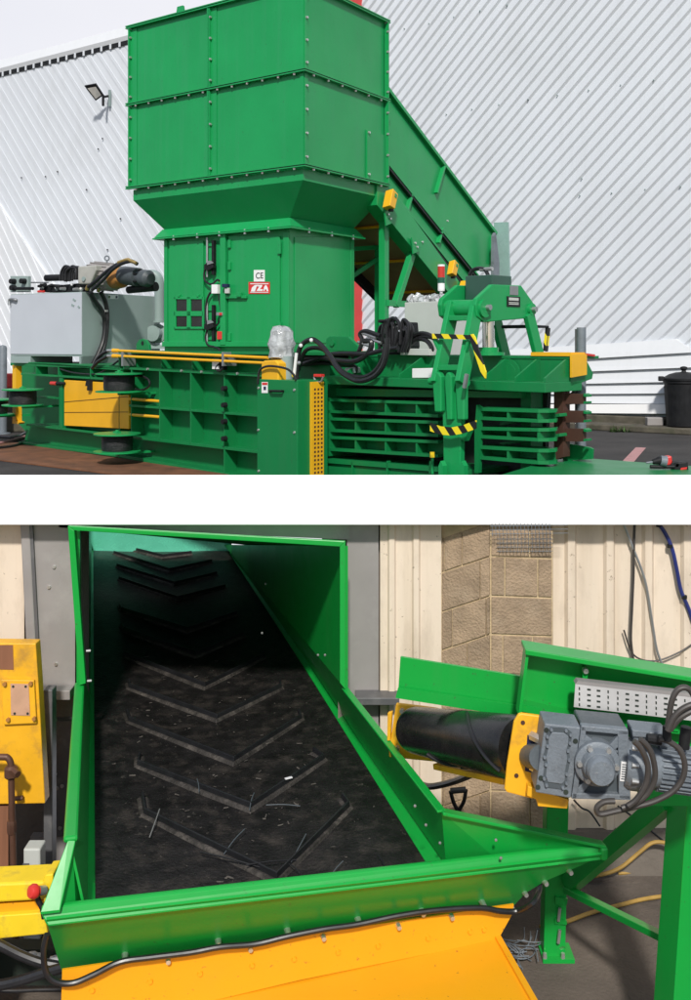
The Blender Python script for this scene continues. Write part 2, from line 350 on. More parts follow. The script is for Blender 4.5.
for px, py in [(500.5, 105.5), (529.5, 100.5), (558.7, 96), (590, 91), (622, 86), (655, 81), (646.6, 190), (681.7, 187), (613, 193.5), (581, 196), (583, 179), (406, 29.5), (430.6, 24.5), (455.5, 18), (481.6, 11.8), (508.5, 6), (448, 115), (473.5, 110), (529.5, 100.5)]:
    h = hit(px, py, PW); q = MB(); q.cyl(h - vA * .05, h - vA * .085, .013, None, 8); q.build('screw', M['greyd'], bw)
# kerb below the wall
kb = MB(); a = flat(300, 430, 0); kb.prism([W0 + uA * 14 - vA * .88, W0 - uA * 9 - vA * .88, W0 - uA * 9 + vA * .05, W0 + uA * 14 + vA * .05], (0, 0, .11))
kb.prism([W0 + uA * 14 - vA * .22, W0 - uA * 9 - vA * .22, W0 - uA * 9 + vA * .05, W0 + uA * 14 + vA * .05], (0, 0, .24))
tag(kb.build('kerb', M['kerb'], bevel=.02), kind='structure')
# floodlight
FL = off(PW, -.35)
fl = thing('floodlight', 'black floodlight with pale lens on a short bracket high on the white wall', 'floodlight', hit(107, 98, PW))
q = [hit(84, 86, off(PW, -.75)), hit(95.4, 84, off(PW, -.62)), hit(103, 95.6, off(PW, -.30)), hit(95.4, 101, off(PW, -.42))]
nn = (q[1] - q[0]).cross(q[3] - q[0]).normalized(); nn = nn if nn.y < 0 else -nn
f = MB(); f.prism(q, -nn * .07); f.build('housing', M['plastic'], fl, bevel=.01)
cc = sum(q, V()) / 4; f = MB(); f.prism([cc + (p - cc) * .72 + (q[3] - q[0]) * .04 for p in q], nn * .006); f.build('lens', mat('pale_lens', (.62, .60, .55), .3), fl)
f = MB(); f.bar(hit(103, 97, FL), hit(109, 96, off(PW, -.05)), .07, .06); f.bar(hit(103, 95, FL), hit(103, 106, FL), .05, .05, vA); f.build('arm', M['plastic'], fl)
f = MB(); f.bar(hit(109.5, 90, off(PW, -.09)), hit(109.5, 106.5, off(PW, -.09)), .06, .05, vA); f.build('bracket', M['greyd'], fl)
# bin
PBin = Plane(flat(682, 427, 0), (0, -1, 0)); bc = hit(684, 427, off(PW, -.44)); bc.z = .112
bn = thing('dustbin', 'black plastic dustbin with domed lid standing against the white wall', 'dustbin', bc)
b_ = MB(); b_.lathe(bc, UP, [(.01, .005), (.285, .005), (.30, .02), (.345, .78), (.365, .80), (.365, .84), (.34, .84), (.30, .80)], 36); b_.build('body', M['plastic'], bn)
b_ = MB()
for i in range(24):
    a = 2 * math.pi * i / 24; d = V((math.cos(a), math.sin(a), 0)); b_.bar(bc + d * .298 + UP * .06, bc + d * .342 + UP * .74, .018, .012, d)
b_.build('ribs', M['plastic'], bn)
b_ = MB(); b_.lathe(bc, UP, [(.375, .842), (.385, .85), (.385, .885), (.35, .90), (.26, .955), (.14, .99), (.01, 1.0)], 36); b_.build('lid', M['plastic'], bn)
b_ = MB(); b_.lathe(bc, UP, [(.05, .99), (.035, 1.02), (.065, 1.05), (.065, 1.085), (.02, 1.10)], 18); b_.build('knob', M['plastic'], bn)
for sgn in (-1, 1):
    b_ = MB(); b_.box(bc + V((sgn * .42, -.02, .875)), (.045, 0, 0), (0, .05, 0), (0, 0, .045)); b_.build('handle', M['plastic'], bn, bevel=.015)
bk = MB(); q = hit(655.8, 425.5, off(PW, -.5)); q.z = .112 ; bk.prism([q + V((-.15, .0, 0)), q + V((.15, 0, 0)), q + V((.16, .22, 0)), q + V((-.13, .22, 0))], (0, 0, .145))
tag(bk.build('concrete_block', M['sheet'], bevel=.01, origin=q), 'small pale concrete block on the kerb just left of the black bin', 'block')
wd = MB(); wc = hit(622, 431.5, off(PW, -.92)); wc.z = 0.0
for i in range(70):
    p = wc + V((random.uniform(-.22, .22), random.uniform(-.08, .08), 0)); d = V((random.uniform(-1, 1), random.uniform(-1, .3), random.uniform(.3, 1.2))).normalized() * random.uniform(.05, .17)
    sd = d.cross(UP).normalized() * .014; wd.face([len(wd.v), len(wd.v) + 1, len(wd.v) + 2]); wd.v += [p - sd, p + sd, p + d]
tag(wd.build('weed', M['leaf'], origin=wc), 'small green weed sprouting at the foot of the kerb', 'plant')
# things at the left edge
bl = thing('bollard', 'short slate grey bollard at the far left behind the press', 'bollard', flat(2.5, 434, 0))
f = MB(); c = flat(2.5, 434, 0); f.lathe(c, UP, [(.075, 0), (.075, zat(c, 348)), (.06, zat(c, 346)), (.01, zat(c, 345))], 18); f.build('post', M['gear'], bl)
f = MB(); f.lathe(c, UP, [(.14, 0), (.14, .02), (.08, .03)], 18); f.build('base_plate', M['gear'], bl)
br = thing('barrier_block', 'red plastic barrier block low behind the left end of the press', 'barrier', flat(8, 432, 0)); c = flat(6, 432, 0)
f = MB(); f.box(c + V((0, .1, .40)), (.42, 0, 0), (0, .16, 0), (0, 0, .40)); f.build('body', M['kerb'], br, bevel=.03)
f = MB(); f.box(c + V((0, .1, .94)), (.42, 0, 0), (0, .16, 0), (0, 0, .135)); f.build('cap', M['red'], br, bevel=.03)

# ------------------------------------------------------------------ baling press
ZP = 1.52
pr = thing('baling_press', 'large green baling press with tall square hopper over a ribbed steel body', 'baling press', setz(hit(240, 400, PB), 0))
G = M['green']
N = hit(304, 345, PH); Lc = hit(131, 345, PH); Rc = hit(385, 345, pl_u(N)); Fc = Lc + Rc - N
zb, zm, zt = zat(N, 166), zat(N, 71), zat(N, -19)
def quad(z, inset=0.0):
    c = (N + Fc) / 2; pts = [N, Lc, Fc, Rc]
    return [setz(p + (c - p).normalized() * inset, z) for p in pts]
# hopper: four wall panels, open top
t = .03
hp = MB()
for a_, b_ in ((N, Lc), (N, Rc), (Rc, Fc), (Lc, Fc)):
    c = (N + Fc) / 2; inn = (c - (a_ + b_) / 2).normalized()
    hp.prism([setz(a_, zb), setz(b_, zb), setz(b_, zt), setz(a_, zt)], inn * t)
hopper = hp.build('hopper', G, pr)
oF, oR = -vA, -uA
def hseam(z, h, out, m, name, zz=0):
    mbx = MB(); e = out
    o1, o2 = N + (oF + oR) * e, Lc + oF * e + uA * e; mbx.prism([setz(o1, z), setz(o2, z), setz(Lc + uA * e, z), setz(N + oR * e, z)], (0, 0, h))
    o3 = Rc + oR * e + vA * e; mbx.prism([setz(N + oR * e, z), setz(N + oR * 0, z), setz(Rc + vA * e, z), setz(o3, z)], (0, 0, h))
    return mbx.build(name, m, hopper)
for z in (zb, zm, zt - .02):
    hseam(z + .012, .014, .055, G, 'flange'); hseam(z - .014, .014, .055, G, 'flange'); hseam(z - .001, .012, .047, M['plastic'], 'dark_seam_strip')  # black strip between the flanges paints in the shade of the seam
def vflange(p, out, side, z0, z1, w=.05, t_=.016):
    mbx = MB(); mbx.prism([setz(p - side * t_ / 2, z0), setz(p + side * t_ / 2, z0), setz(p + side * t_ / 2 + out * w, z0), setz(p - side * t_ / 2 + out * w, z0)], (0, 0, z1 - z0)); return mbx.build('flange', G, hopper)
Md = hit(210.5, 345, PH)
def flatbar(p, side, out, z0, z1, w):
    mbx = MB(); mbx.prism([setz(p, z0), setz(p + side * w, z0), setz(p + side * w + out * .012, z0), setz(p + out * .012, z0)], (0, 0, z1 - z0)); return mbx.build('angle_strip', G, hopper)
for z0, z1 in ((zb + .03, zm - .02), (zm + .03, zt - .04)):
    vflange(Md + uA * .01, oF, uA, z0, z1); vflange(Md - uA * .012, oF, uA, z0, z1, .045); flatbar(Md - uA * .02, -uA, oF, z0, z1, .09)
    vflange(Lc, oF, uA, z0, z1, .05); flatbar(Lc - uA * .0, -uA, oF, z0, z1, .12)
    flatbar(N, vA, oR, z0, z1, .06); flatbar(N, uA, oF, z0, z1, .05)
    vflange(Rc, oR, vA, z0, z1, .06)
p0 = hit(366, 345, pl_u(N + oR * .002))
bx = MB(); bx.prism([setz(p0, zat(p0, 178)), setz(Rc, zat(p0, 178)), setz(Rc, zat(p0, 130)), setz(p0, zat(p0, 130))], oR * .02); bx.build('patch_panel', G, hopper)
bolt0 = None
def bolt(p, nrm, parent, r=.018, h=.022, m=None):
    q_ = MB(); q_.cyl(p, V(p) + V(nrm) * h, r, r * .8, 8); return q_.build('bolt', m or M['bolt'], parent)
for i in range(12):
    f_ = (i + .5) / 12
    for z in (zb - .0, zm):
        bolt(setz(N.lerp(Lc, f_), z - .016) + oF * .03, (0, 0, -1), hopper)
for i in range(6):
    f_ = (i + .5) / 6
    for z in (zb, zm): bolt(setz(N.lerp(Rc, f_), z - .016) + oR * .03, (0, 0, -1), hopper)
for i in range(4):
    f_ = (i + .4) / 4
    for z0, z1 in ((zb, zm), (zm, zt)):
        zz = z0 + (z1 - z0) * f_
        bolt(setz(Md, zz) + oF * .035 - uA * .02, -uA, hopper); bolt(setz(Lc, zz) + oF * .03 - uA * .01, -uA, hopper); bolt(setz(N, zz) + oR * .012 + vA * .03, oR, hopper); bolt(setz(Rc, zz) + oR * .05, -vA, hopper)
for f_ in (.05, .92): bolt(setz(p0, zat(p0, 130) * (1 - f_) + zat(p0, 178) * f_) + oR * .02 + vA * .03, oR, hopper)
lg = MB(); q = setz(N.lerp(Lc, .69), zt); lg.prism([q + uA * .07, q - uA * .07, q - uA * .05 + UP * .10, q + uA * .05 + UP * .10], vA * .03); lg.build('lifting_lug', G, hopper)
# chute
cN = hit(289.5, 345, PC); cL = hit(164.5, 345, PC); cR = hit(353.5, 345, pl_u(cN)); cF = cL + cR - cN
zc1 = zat(cN, 219); zc0 = ZP + .001
def cquad(z, e=0.0):
    d1 = vA * e; d2 = uA * e
    return [setz(cN - d1 - d2, z), setz(cL - d1 + d2, z), setz(cF + d1 + d2, z), setz(cR + d1 - d2, z)]
fu = MB(); zs = zb - .16
fu.hexa(quad(zs, .03), quad(zb - .02, .03)); fu.hexa(cquad(zc1 + .01, .0), quad(zs - .001, .03)); fu.build('funnel', G, pr)
ch = MB(); ch.prism(cquad(zc0), (0, 0, zc1 - zc0)); chute = ch.build('chute', G, pr)
cf = MB(); cf.hexa(cquad(zc1 - .10, .10), cquad(zc1 + .012, .02)); cf.build('chute_collar', G, pr)
cf = MB(); cf.prism(cquad(zc1 - .125, .115), (0, 0, .018)); cf.build('chute_flange', G, pr)
for f_ in (.12, .3, .5, .68, .88): bolt(setz(cN.lerp(cL, f_), zc1 - .15) - vA * .085, (0, 0, 1), pr, .02, .06)
for f_ in (.2, .55, .9): bolt(setz(cN.lerp(cR, f_), zc1 - .15) - uA * .085, (0, 0, 1), pr, .02, .06)
def onC(x0, y0, x1, y1, d, e=.0, plane=None):
    P_ = off(plane or PC, -e); return MB().prism(hits([(x0, y0), (x1, y0), (x1, y1), (x0, y1)], P_), -(plane or PC).n * -d)
def pad(name, x0, y0, x1, y1, th, m, parent, e=0.0, plane=None, bev=.004):
    P_ = plane or PC; mb_ = MB(); mb_.prism(hits([(x0, y0), (x1, y0), (x1, y1), (x0, y1)], off(P_, -e)), P_.n * th); return mb_.build(name, m, parent, bevel=bev)
dl = pad('access_door', 171, 241, 204.5, 342, .03, G, chute)
for x0, x1 in ((176.8, 187.4), (191.6, 202.6)):
    for y0, y1 in ((299.6, 311), (316.4, 326.6)):
        wn = pad('window', x0, y0, x1, y1, .006, M['glass'], dl, .028)
for x0, y0, x1, y1 in ((174.8, 297, 204, 299.4), (174.8, 311.2, 204, 316.2), (174.8, 326.8, 204, 329), (174.8, 297, 176.6, 329), (187.6, 297, 191.4, 329), (202.8, 297, 204.6, 329)):
    pad('window_bar', x0, y0, x1, y1, .02, G, dl, .03)
for x in (179, 198): pad('window_clip', x, 294.5, x + 1.8, 297, .03, G, dl, .03)
pad('door_post', 223.5, 234, 228.6, 345, .07, G, chute)
dr = pad('access_door', 229.6, 236, 281, 342, .03, G, chute)
for y in (240, 322): pad('hinge', 278.5, y, 281.5, y + 14, .025, G, dr, .03)
for y in (240, 262, 333): pad('hinge', 229, y, 231.5, y + 8, .03, G, dr, .03)
pad('latch_bar', 227, 295.5, 248, 298.5, .04, G, dr, .03); pad('latch', 239, 292.5, 243, 297, .05, G, dr, .04)
pad('corner_strip', 284, 232, 289.3, 347, .02, G, chute); pad('corner_strip', 164.8, 240, 168, 345, .02, G, chute)
pad('foot_strip', 165, 341.6, 289, 346.6, .06, G, chute)
PR = pl_u(cN)
pad('side_panel', 294, 237, 349.5, 343, .012, G, chute, plane=PR); pad('corner_strip', 349.8, 236, 353.2, 345, .02, G, chute, plane=PR)
# signs
sg = pad('certificate_sign', 254, 270, 264.8, 281.6, .006, M['whitep'], dr, .031, bev=0)
cc = hit(259.4, 275.9, off(PC, -.039)); lettering('lettering', 'CE', cc, -uA, UP, .105, M['plastic'], sg, .006)
rs = pad('red_sign', 248.8, 282, 270, 293.8, .006, M['red'], dr, .031, bev=0)
for q4 in [[(250.3, 283.4), (268.5, 283.4), (268.5, 284.2), (250.3, 284.2)], [(250.3, 291.9), (268.5, 291.9), (268.5, 292.6), (250.3, 292.6)],
           [(251, 291.5), (252, 287.5), (255, 285), (258.5, 284.8), (256.5, 287), (255, 291.5)],
           [(258, 285), (262.5, 285), (262, 286.6), (260, 289.2), (263, 289.2), (262.5, 291), (256.5, 291), (258, 288.6), (259.5, 286.6), (257.8, 286.6)],
           [(263.4, 291), (264.2, 287), (265.8, 284.8), (267.4, 287), (268.4, 291.2), (266.9, 291.2), (266.3, 289.4), (264.9, 289.4), (264.6, 291)]]:
    w_ = MB(); w_.prism(hits(q4, off(PC, -.038)), -vA * .003); w_.build('emblem_stroke', M['whitep'], rs)
# locks and sensors between the doors
def rod(name, x0, y0, x1, y1, r, m, parent, e):
    mb_ = MB(); mb_.cyl(hit(x0, y0, off(PC, -e)), hit(x1, y1, off(PC, -e)), r, None, 10); return mb_.build(name, m, parent)
for ya, yb, yc in ((237.5, 277, 262), (302, 343, 321.5)):
    rod('slide_rod', 207, ya, 207, yb, .013, M['steel'], chute, .05); pad('slide_rail', 214, ya + 3, 216, yb - 2, .05, M['plastic'], chute, .02)
    for y in (ya + 4, yb - 8): pad('slide_mount', 208.5, y, 213.5, y + 5, .02, G, chute, .0)
    mb_ = MB(); mb_.prism(hits([(207, yc + 3), (211, yc), (216, yc - 1), (216, yc + 6), (211, yc + 9), (207, yc + 8)], off(PC, -.05)), -vA * .06); mb_.build('sensor', M['plastic'], chute, bevel=.006)
    mb_ = MB(); mb_.prism(hits([(207.5, yc - 1), (211, yc - 1.5), (214, yc + 1), (207.5, yc + 3)], off(PC, -.11)), -vA * .01); mb_.build('sensor_cap', M['steel'], chute)
pad('junction_box', 215, 284.8, 220.8, 293.8, .07, M['whitep'], chute, .02)
lk = pad('padlock', 224.8, 284, 230, 287.5, .06, M['navy'], chute, .08); pad('tag', 226, 288, 230, 293.5, .03, M['cab'], chute, .09)
for x, y in ((219.8, 281), (220, 299.6), (222.5, 342)):
    mb_ = MB(); mb_.ball(hit(x, y, off(PC, -.03)), .018, 1, 10, 6); mb_.build('cable_gland', M['lemon'], chute)
pad('red_switch', 220, 331.5, 224.6, 339.4, .06, M['red'], chute, .02); pad('key_switch', 218.6, 312.4, 225, 315.8, .05, M['steel'], chute, .03); pad('key_button', 220, 312.8, 222, 315.4, .02, M['red'], chute, .08)
def hose(name, pts, r, m, parent, n=8):
    mb_ = MB(); mb_.tube(pts, r, n); return mb_.build(name, m, parent)
PCh = off(PC, -.06)
hose('hose', hits([(207, 266), (204.4, 272), (204.4, 279), (207.5, 283), (212, 284), (217, 280), (219.5, 281)], PCh), .014, M['hose'], chute)
hose('hose', hits([(216, 290), (211, 292), (207.5, 298), (206, 306), (205.6, 314), (206.5, 324), (208, 329)], PCh), .014, M['hose'], chute)
hose('hose', hits([(207, 330), (205.5, 338), (208, 345), (214, 347), (219, 349), (219.5, 354)], PCh), .014, M['hose'], chute)
hose('hose', hits([(219, 294), (220, 306), (221.5, 314), (219, 322), (215, 327)], PCh), .011, M['hose'], chute)

# body -----------------------------------------------------------------
P2 = off(PB, .20)
def bodypoly(name, pts, plane, ext, m=M['frame'], parent=pr, bev=0.0):
    mb_ = MB(); mb_.prism(hits(pts, plane), ext); return mb_.build(name, m, parent, bevel=bev)
bodypoly('side_panel', [(121, 351), (330, 358), (330, 494), (122, 458)], P2, vB * 1.9)
bodypoly('side_panel', [(60, 367), (121, 371), (122, 458), (24.5, 443), (26, 425), (60, 426)], P2, vB * 1.7)
bodypoly('side_panel', [(13, 363), (64, 367), (64, 432), (26, 432), (16, 421)], off(PB, .75), vB * 1.2)
# deck plates on top
dk = MB(); a0, a1 = hit(118.5, 345, PB), hit(323, 345, PB)
dk.prism([setz(a0, ZP - .035), setz(a1, ZP - .035), setz(a1 + vB * 2.3, ZP - .035), setz(a0 + vB * 2.3, ZP - .035)], (0, 0, .035)); dk.build('deck_plate', M['frame'], pr, bevel=.004)
a0, a1 = hit(10, 345, PB), hit(119.5, 345, PB); zl = zat(a1, 369)
dk = MB(); dk.prism([setz(a0, zl), setz(a1, zl), setz(a1 + vB * 2.0, zl), setz(a0 + vB * 2.0, zl)], (0, 0, .05)); dk.build('deck_plate', M['frame'], pr, bevel=.004)
def rib(pa, pb, t_, d, plane=PB, name='rib', m=M['frame'], parent=pr):
    a = hit(*pa, plane); b = hit(*pb, plane); l = (b - a).normalized(); w_ = l.cross(plane.n).normalized() * t_ / 2
    mb_ = MB(); mb_.prism([a - w_, a + w_, b + w_, b - w_], -plane.n * d); return mb_.build(name, m, parent, bevel=.003)
rib((123, 368), (262, 375.5), .035, .21); rib((129, 405.5), (262, 416), .03, .20); rib((133, 437.5), (262, 452.5), .035, .21); rib((122, 456.5), (262, 481), .04, .26)
for x, y0, y1 in ((159.3, 370, 441), (190.3, 372, 445), (224, 374, 476), (131, 369, 437)): rib((x, y0), (x, y1), .02, .20)
for x, y0, y1 in ((129, 356, 368), (161, 357, 369), (192, 359, 371), (225, 360, 373)): rib((x, y0), (x, y1), .02, .20)
rib((119, 355), (119, 458), .03, .22)
for x in (148, 182, 202, 238): bolt(hit(x, 369 + (x - 148) * .05, PB), -vB, pr, .02, .02)
for y in (388.5, 405, 421.5, 438.5):
    k_ = MB(); h_ = hit(226, y, off(PB, -.01)); k_.cyl(h_, h_ - vB * .06, .035, .03, 10); k_.build('clamp_knob', M['plastic'], pr)
for y in (350.6, 356):
    k_ = MB(); k_.cyl(hit(118, y, off(PB, -.10)), hit(268, y + 7.2, off(PB, -.10)), .018, None, 10); k_.build('pipe', M['yellow'], pr)
    k_ = MB(); k_.cyl(hit(113, y, off(PB, -.10)), hit(118, y, off(PB, -.10)), .03, .026, 10); k_.build('pipe_fitting', M['yellow'], pr)
    k_ = MB(); k_.cyl(hit(107.5, y, off(PB, -.10)), hit(113, y, off(PB, -.10)), .02, .02, 10); k_.build('pipe_fitting', M['bolt'], pr)
for x in (121, 221.5): bodypoly('pipe_clip', [(x, 352), (x + 2, 352), (x + 2, 366), (x, 366)], off(PB, -.12), vB * .2, M['steel'])
bodypoly('small_tag', [(212, 359), (218, 359), (218, 369), (212, 369)], off(PB, -.06), vB * .02, M['whitep'])
bodypoly('sensor_box', [(219, 358), (224, 358), (224, 370), (219, 370)], off(PB, -.04), vB * .05, M['plastic'])
hose('hose', hits([(221, 362), (216, 368), (219, 371), (224, 368)], off(PB, -.05)), .015, M['hose'], pr)
lu = MB(); q_ = hits([(136, 350), (136, 344), (138.5, 340), (142, 338.6), (145.5, 340), (148.5, 345), (149, 350)], off(PB, .12)); lu.prism(q_, vB * .04); lu.build('lifting_lug', M['frame'], pr, bevel=.006)
h_ = hit(142.2, 343.2, off(PB, .115)); lu = MB(); lu.cyl(h_, h_ + vB * .01, .03, None, 12); lu.build('lug_hole', M['plastic'], pr)
for y in (398.8, 414.5):
    k_ = MB(); k_.cyl(hit(128, y, off(PB, .02)), hit(160, y + 2.5, off(PB, .02)), .02, None, 8); k_.build('guide_rod', M['yellow'], pr)
# left end bay
rib((20.7, 374), (105, 379), .03, .21); rib((12, 361.8), (121, 369.5), .03, .26)
for x, y0, y1 in ((35.7, 363, 374), (58, 365, 377), (90, 367, 379)): rib((x, y0), (x, y1), .02, .2)
rib((60.5, 378), (60.5, 428), .10, .21); rib((26, 424.8), (122, 436), .03, .22); rib((19, 443), (122, 456.5), .035, .28)
rib((37, 397), (58, 398.5), .02, .2)
yp = bodypoly('yellow_door', [(64, 380), (128.5, 384), (128.5, 429), (64, 425.6)], PB, vB * .1, M['yellow'], bev=.006)
for (x0, y0), (x1, y1) in (((64, 402), (128, 396.5)), ((64, 412.4), (128, 412.0))):
    a_, b_ = hit(x0, y0, off(PB, -.002)), hit(x1, y1, off(PB, -.002)); q_ = MB(); q_.bar(a_, b_, .008, .006, -vB); q_.build('door_seam', M['brown'], yp)
bodypoly('door_latch', [(89, 380), (92.5, 380), (92.5, 390.5), (90, 390.5), (90, 386), (88, 386)], off(PB, -.0), -vB * .05, M['plastic'], yp)
bodypoly('yellow_guard', [(12.2, 365), (15.8, 366), (15.8, 421), (19, 422.5), (18, 424), (12.2, 423.5)], off(PB, -.02), vB * .10, M['yellow'])
k_ = MB(); k_.cyl(hit(51, 383.3, off(PB, -.02)), hit(56.5, 383.5, off(PB, -.02)), .03, None, 10); k_.build('red_button', M['red'], pr)
k_ = MB(); k_.cyl(hit(57, 383.5, off(PB, -.02)), hit(64.5, 383.3, off(PB, -.02)), .03, .02, 10); k_.build('button_housing', M['plastic'], pr)
# tail cables on the ground at the left
for k, pts in enumerate([[(-10, 428), (14, 429), (26, 424)], [(-10, 437), (10, 433), (27, 428)], [(-10, 441), (14, 438), (26, 433)]]):
    c_ = MB(); c_.tube([flat(x, y + 8, .03) for x, y in pts], .028); o_ = c_.build('ground_cable', M['pinkline'] if k == 1 else M['hose'], origin=flat(10, 440, 0)); tag(o_, ['black cable trailing off the left end of the press, uppermost of three', 'faded pink cable lying between two black ones at the left end of the press', 'black cable nearest the rusty plate at the left end of the press'][k], 'cable')
# right part: deck over the bale chamber
zq = 1.215
a0, a1 = hit(322, 345, PB), hit(545, 345, PB)
dm = MB(); dm.prism([setz(a0, zq - .045), setz(a1, zq - .045), setz(a1 + vB * .62, zq - .045), setz(a0 + vB * .62, zq - .045)], (0, 0, .09)); dm.build('deck_beam', M['frame'], pr, bevel=.006)
wb = MB(); b0, b1 = a0 + vB * .42, a1 + vB * .42; wb.prism([setz(b0, zq + .046), setz(b1, zq + .046), setz(b1, 1.47), setz(b0, 1.47)], vB * .03); wb.build('deck_web', M['frame'], pr)
tp = MB(); tp.prism([setz(b0 - vB * .01, 1.47), setz(b1 - vB * .01, 1.47), setz(b1 + vB * .5, 1.47), setz(b0 + vB * .8, 1.47)], (0, 0, .025)); tp.build('deck_top', M['frame'], pr)
for px in (345, 399, 483.5, 515, 544.3):
    f_ = hit(px, 345, PB); gs = MB(); gs.prism([setz(f_ + vB * .02, zq + .046), setz(f_ + vB * .42, zq + .046), setz(f_ + vB * .42, 1.465), setz(f_ + vB * .36, 1.465), setz(f_ + vB * .02, zq + .085)], uB * .022); gs.build('gusset', M['frame'], pr)
d0 = hit(500, 372, off(PB, .30)); ds = MB(); ds.lathe(hit(508, 374, off(PB, .40)), -vB, [(.15, 0), (.15, .02), (.11, .021), (.11, .032), (.03, .033)], 24, False); ds.build('pivot_boss', M['frame'], pr)
e0 = hit(545, 345, PB); PE = Plane(e0, -uB)
ep = MB(); ep.prism([setz(e0 + vB * .42, zq), setz(e0 + vB * .80, zq + .06), setz(e0 + vB * .82, 1.33), setz(e0 + vB * .66, 1.50), setz(e0 + vB * .42, 1.50)], uB * .10); ep.build('end_plate', M['frame'], pr, bevel=.005)
c_ = MB(); t0 = hit(506, 345, PB) + vB * .40; t1 = e0 + vB * .40 - uB * .02
c_.prism([setz(t0, 1.496), setz(t1, 1.496), setz(t1 + vB * .24, 1.496), setz(t0 + vB * .24, 1.496)], (0, 0, .035)); c_.build('yellow_cover', M['yellow'], pr)
c_ = MB(); c_.prism([setz(t1 - vB * .02, 1.30), setz(t1 + vB * .24, 1.32), setz(t1 + vB * .24, 1.515), setz(t1 - vB * .02, 1.515)], -uB * .02); c_.build('yellow_cover', M['yellow'], pr)
c_ = MB(); c_.bar(setz(e0 + vB * .66, 1.512), setz(e0 + vB * .82, 1.5), .04, .02); c_.build('red_strip', M['red'], pr)
# chamber cavity and frames
cvp = off(PB, .62)
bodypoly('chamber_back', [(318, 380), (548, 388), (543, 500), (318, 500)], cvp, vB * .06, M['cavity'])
bodypoly('chamber_roof_beam', [(322, 388), (520, 392), (520, 398), (322, 396)], off(PB, .30), vB * .1, G)
def grid(name, x0, x1, ya, yb, h, divs, plane, d, rnd=False):
    ob = MB()
    def yl(x, top): return ya[0] + (ya[1] - ya[0]) * (x - x0) / (x1 - x0) if top else yb[0] + (yb[1] - yb[0]) * (x - x0) / (x1 - x0)
    for top in (True, False):
        a = hit(x0, yl(x0, top), plane); b = hit(x1, yl(x1, top), plane)
        q_ = [a, b, b - plane.n * d * .75 + (b - a).normalized() * .0, a - plane.n * d]
        if rnd: e_ = (b - a).normalized(); q_ = [a, b - e_ * .05, b + e_ * .03 - plane.n * .05, b + e_ * .05 - plane.n * d * .6, b - plane.n * d, a - plane.n * d]
        ob.prism(q_, (0, 0, -h))
    for x in divs:
        a = hit(x, yl(x, True), plane); b = hit(x, yl(x, False), plane); l = (a - b)
        ob.prism([b - uB * .012 + vB * .008, b + uB * .012 + vB * .008, b + uB * .012 + vB * (d * .8), b - uB * .012 + vB * (d * .8)], l)
    a0_, b0_ = hit(x0, yl(x0, False), plane) + vB * d * .8, hit(x1, yl(x1, False), plane) + vB * d * .8
    ob.prism([a0_, b0_, hit(x1, yl(x1, True), plane) + vB * d * .8 , hit(x0, yl(x0, True), plane) + vB * d * .8], vB * .015)
    return ob.build(name, M['frame'], pr)
PG = off(PB, .12)
grid('tine_frame', 326.5, 438, (398.6, 401.8), (410, 414.5), .03, (328, 355, 385, 416), PG, .22)
grid('tine_frame', 326.5, 438, (417.5, 421), (429, 434), .03, (328, 355, 385, 416), PG, .22)
grid('tine_frame', 326.5, 438, (436, 440.5), (448, 454.5), .03, (328, 355, 385, 416), PG, .22)
bodypoly('frame_upright', [(326, 398), (330, 398), (330, 456), (326, 456)], PG, vB * .2)
bx = MB(); a, b = hit(320, 458, PG), hit(478, 470, PG); bx.prism([a, b, b + vB * .5, a + vB * .5], (0, 0, -.05)); bx.prism([a + vB * .03 - UP * .06, b + vB * .03 - UP * .06, b + vB * .03 - UP * 1.0, a + vB * .03 - UP * 1.0], vB * .3); bx.build('lower_beam', M['frame'], pr)
for x in (352, 387, 430): rib((x, 461), (x - 1, 490), .02, .05, PG)
PG2 = off(PB, -.02)
for ya, yb in (((407.6, 409.6), (416.5, 419.5)), ((427, 428.4), (435, 438.5)), ((445.6, 449.4), (456, 461.5))):
    grid('tine_frame', 477.5, 543, ya, yb, .03, (479, 507.5, 538), PG2, .24, True)
bodypoly('tine_post', [(474.5, 473), (478.5, 473), (479.5, 440), (479.5, 407), (476.5, 405), (474.5, 430)], off(PB, -.04), vB * .05)
bodypoly('frame_upright', [(521, 392), (531, 392), (531, 480), (521, 480)], off(PB, .4), vB * .2)
for x0, y0, x1, y1 in ((500, 414, 560, 424), (500, 434, 560, 444)): rib((x0, y1), (x1, y0 + 1), .03, .12, off(PB, .3))
bodypoly('brown_upright', [(554, 384), (563, 382), (563, 457), (554, 460)], off(PB, .42), vB * .12, M['brown'])
for y0, y1 in ((393.5, 404), (410.5, 422.5), (428.5, 441.5)):
    bodypoly('brown_rail', [(563.5, y0), (583.5, y0 + .5), (583.5, y1), (563.5, y1)], off(PB, .46), vB * .05, M['brown'])
    bodypoly('rail_tip', [(583.6, y0), (586.6, y0 + 1.5), (586.6, y0 + 3.5), (583.6, y0 + 3)], off(PB, .44), vB * .09); bodypoly('rail_tip', [(583.6, y1 - 2.5), (586.6, y1 - 2.5), (586.6, y1 - .5), (583.6, y1)], off(PB, .44), vB * .09)
pp = MB(); c_ = hit(581.5, 360, off(PB, .95)); pp.cyl(setz(c_, .5), setz(c_, zat(c_, 327.5)), .045, None, 18); pp.build('grey_post', M['gear'], pr)
pp = MB(); pp.cyl(setz(c_ + uB * .05, .5), setz(c_ + uB * .05, zat(c_, 329)), .02, None, 12); pp.build('grey_post', M['sheetd'], pr)
for px, py, qx, qy in ((568, 404, 577, 383), (560, 402, 574, 392)): rib((px, py), (qx, qy), .03, .05, off(PB, .9), 'stay', M['sheetd'])
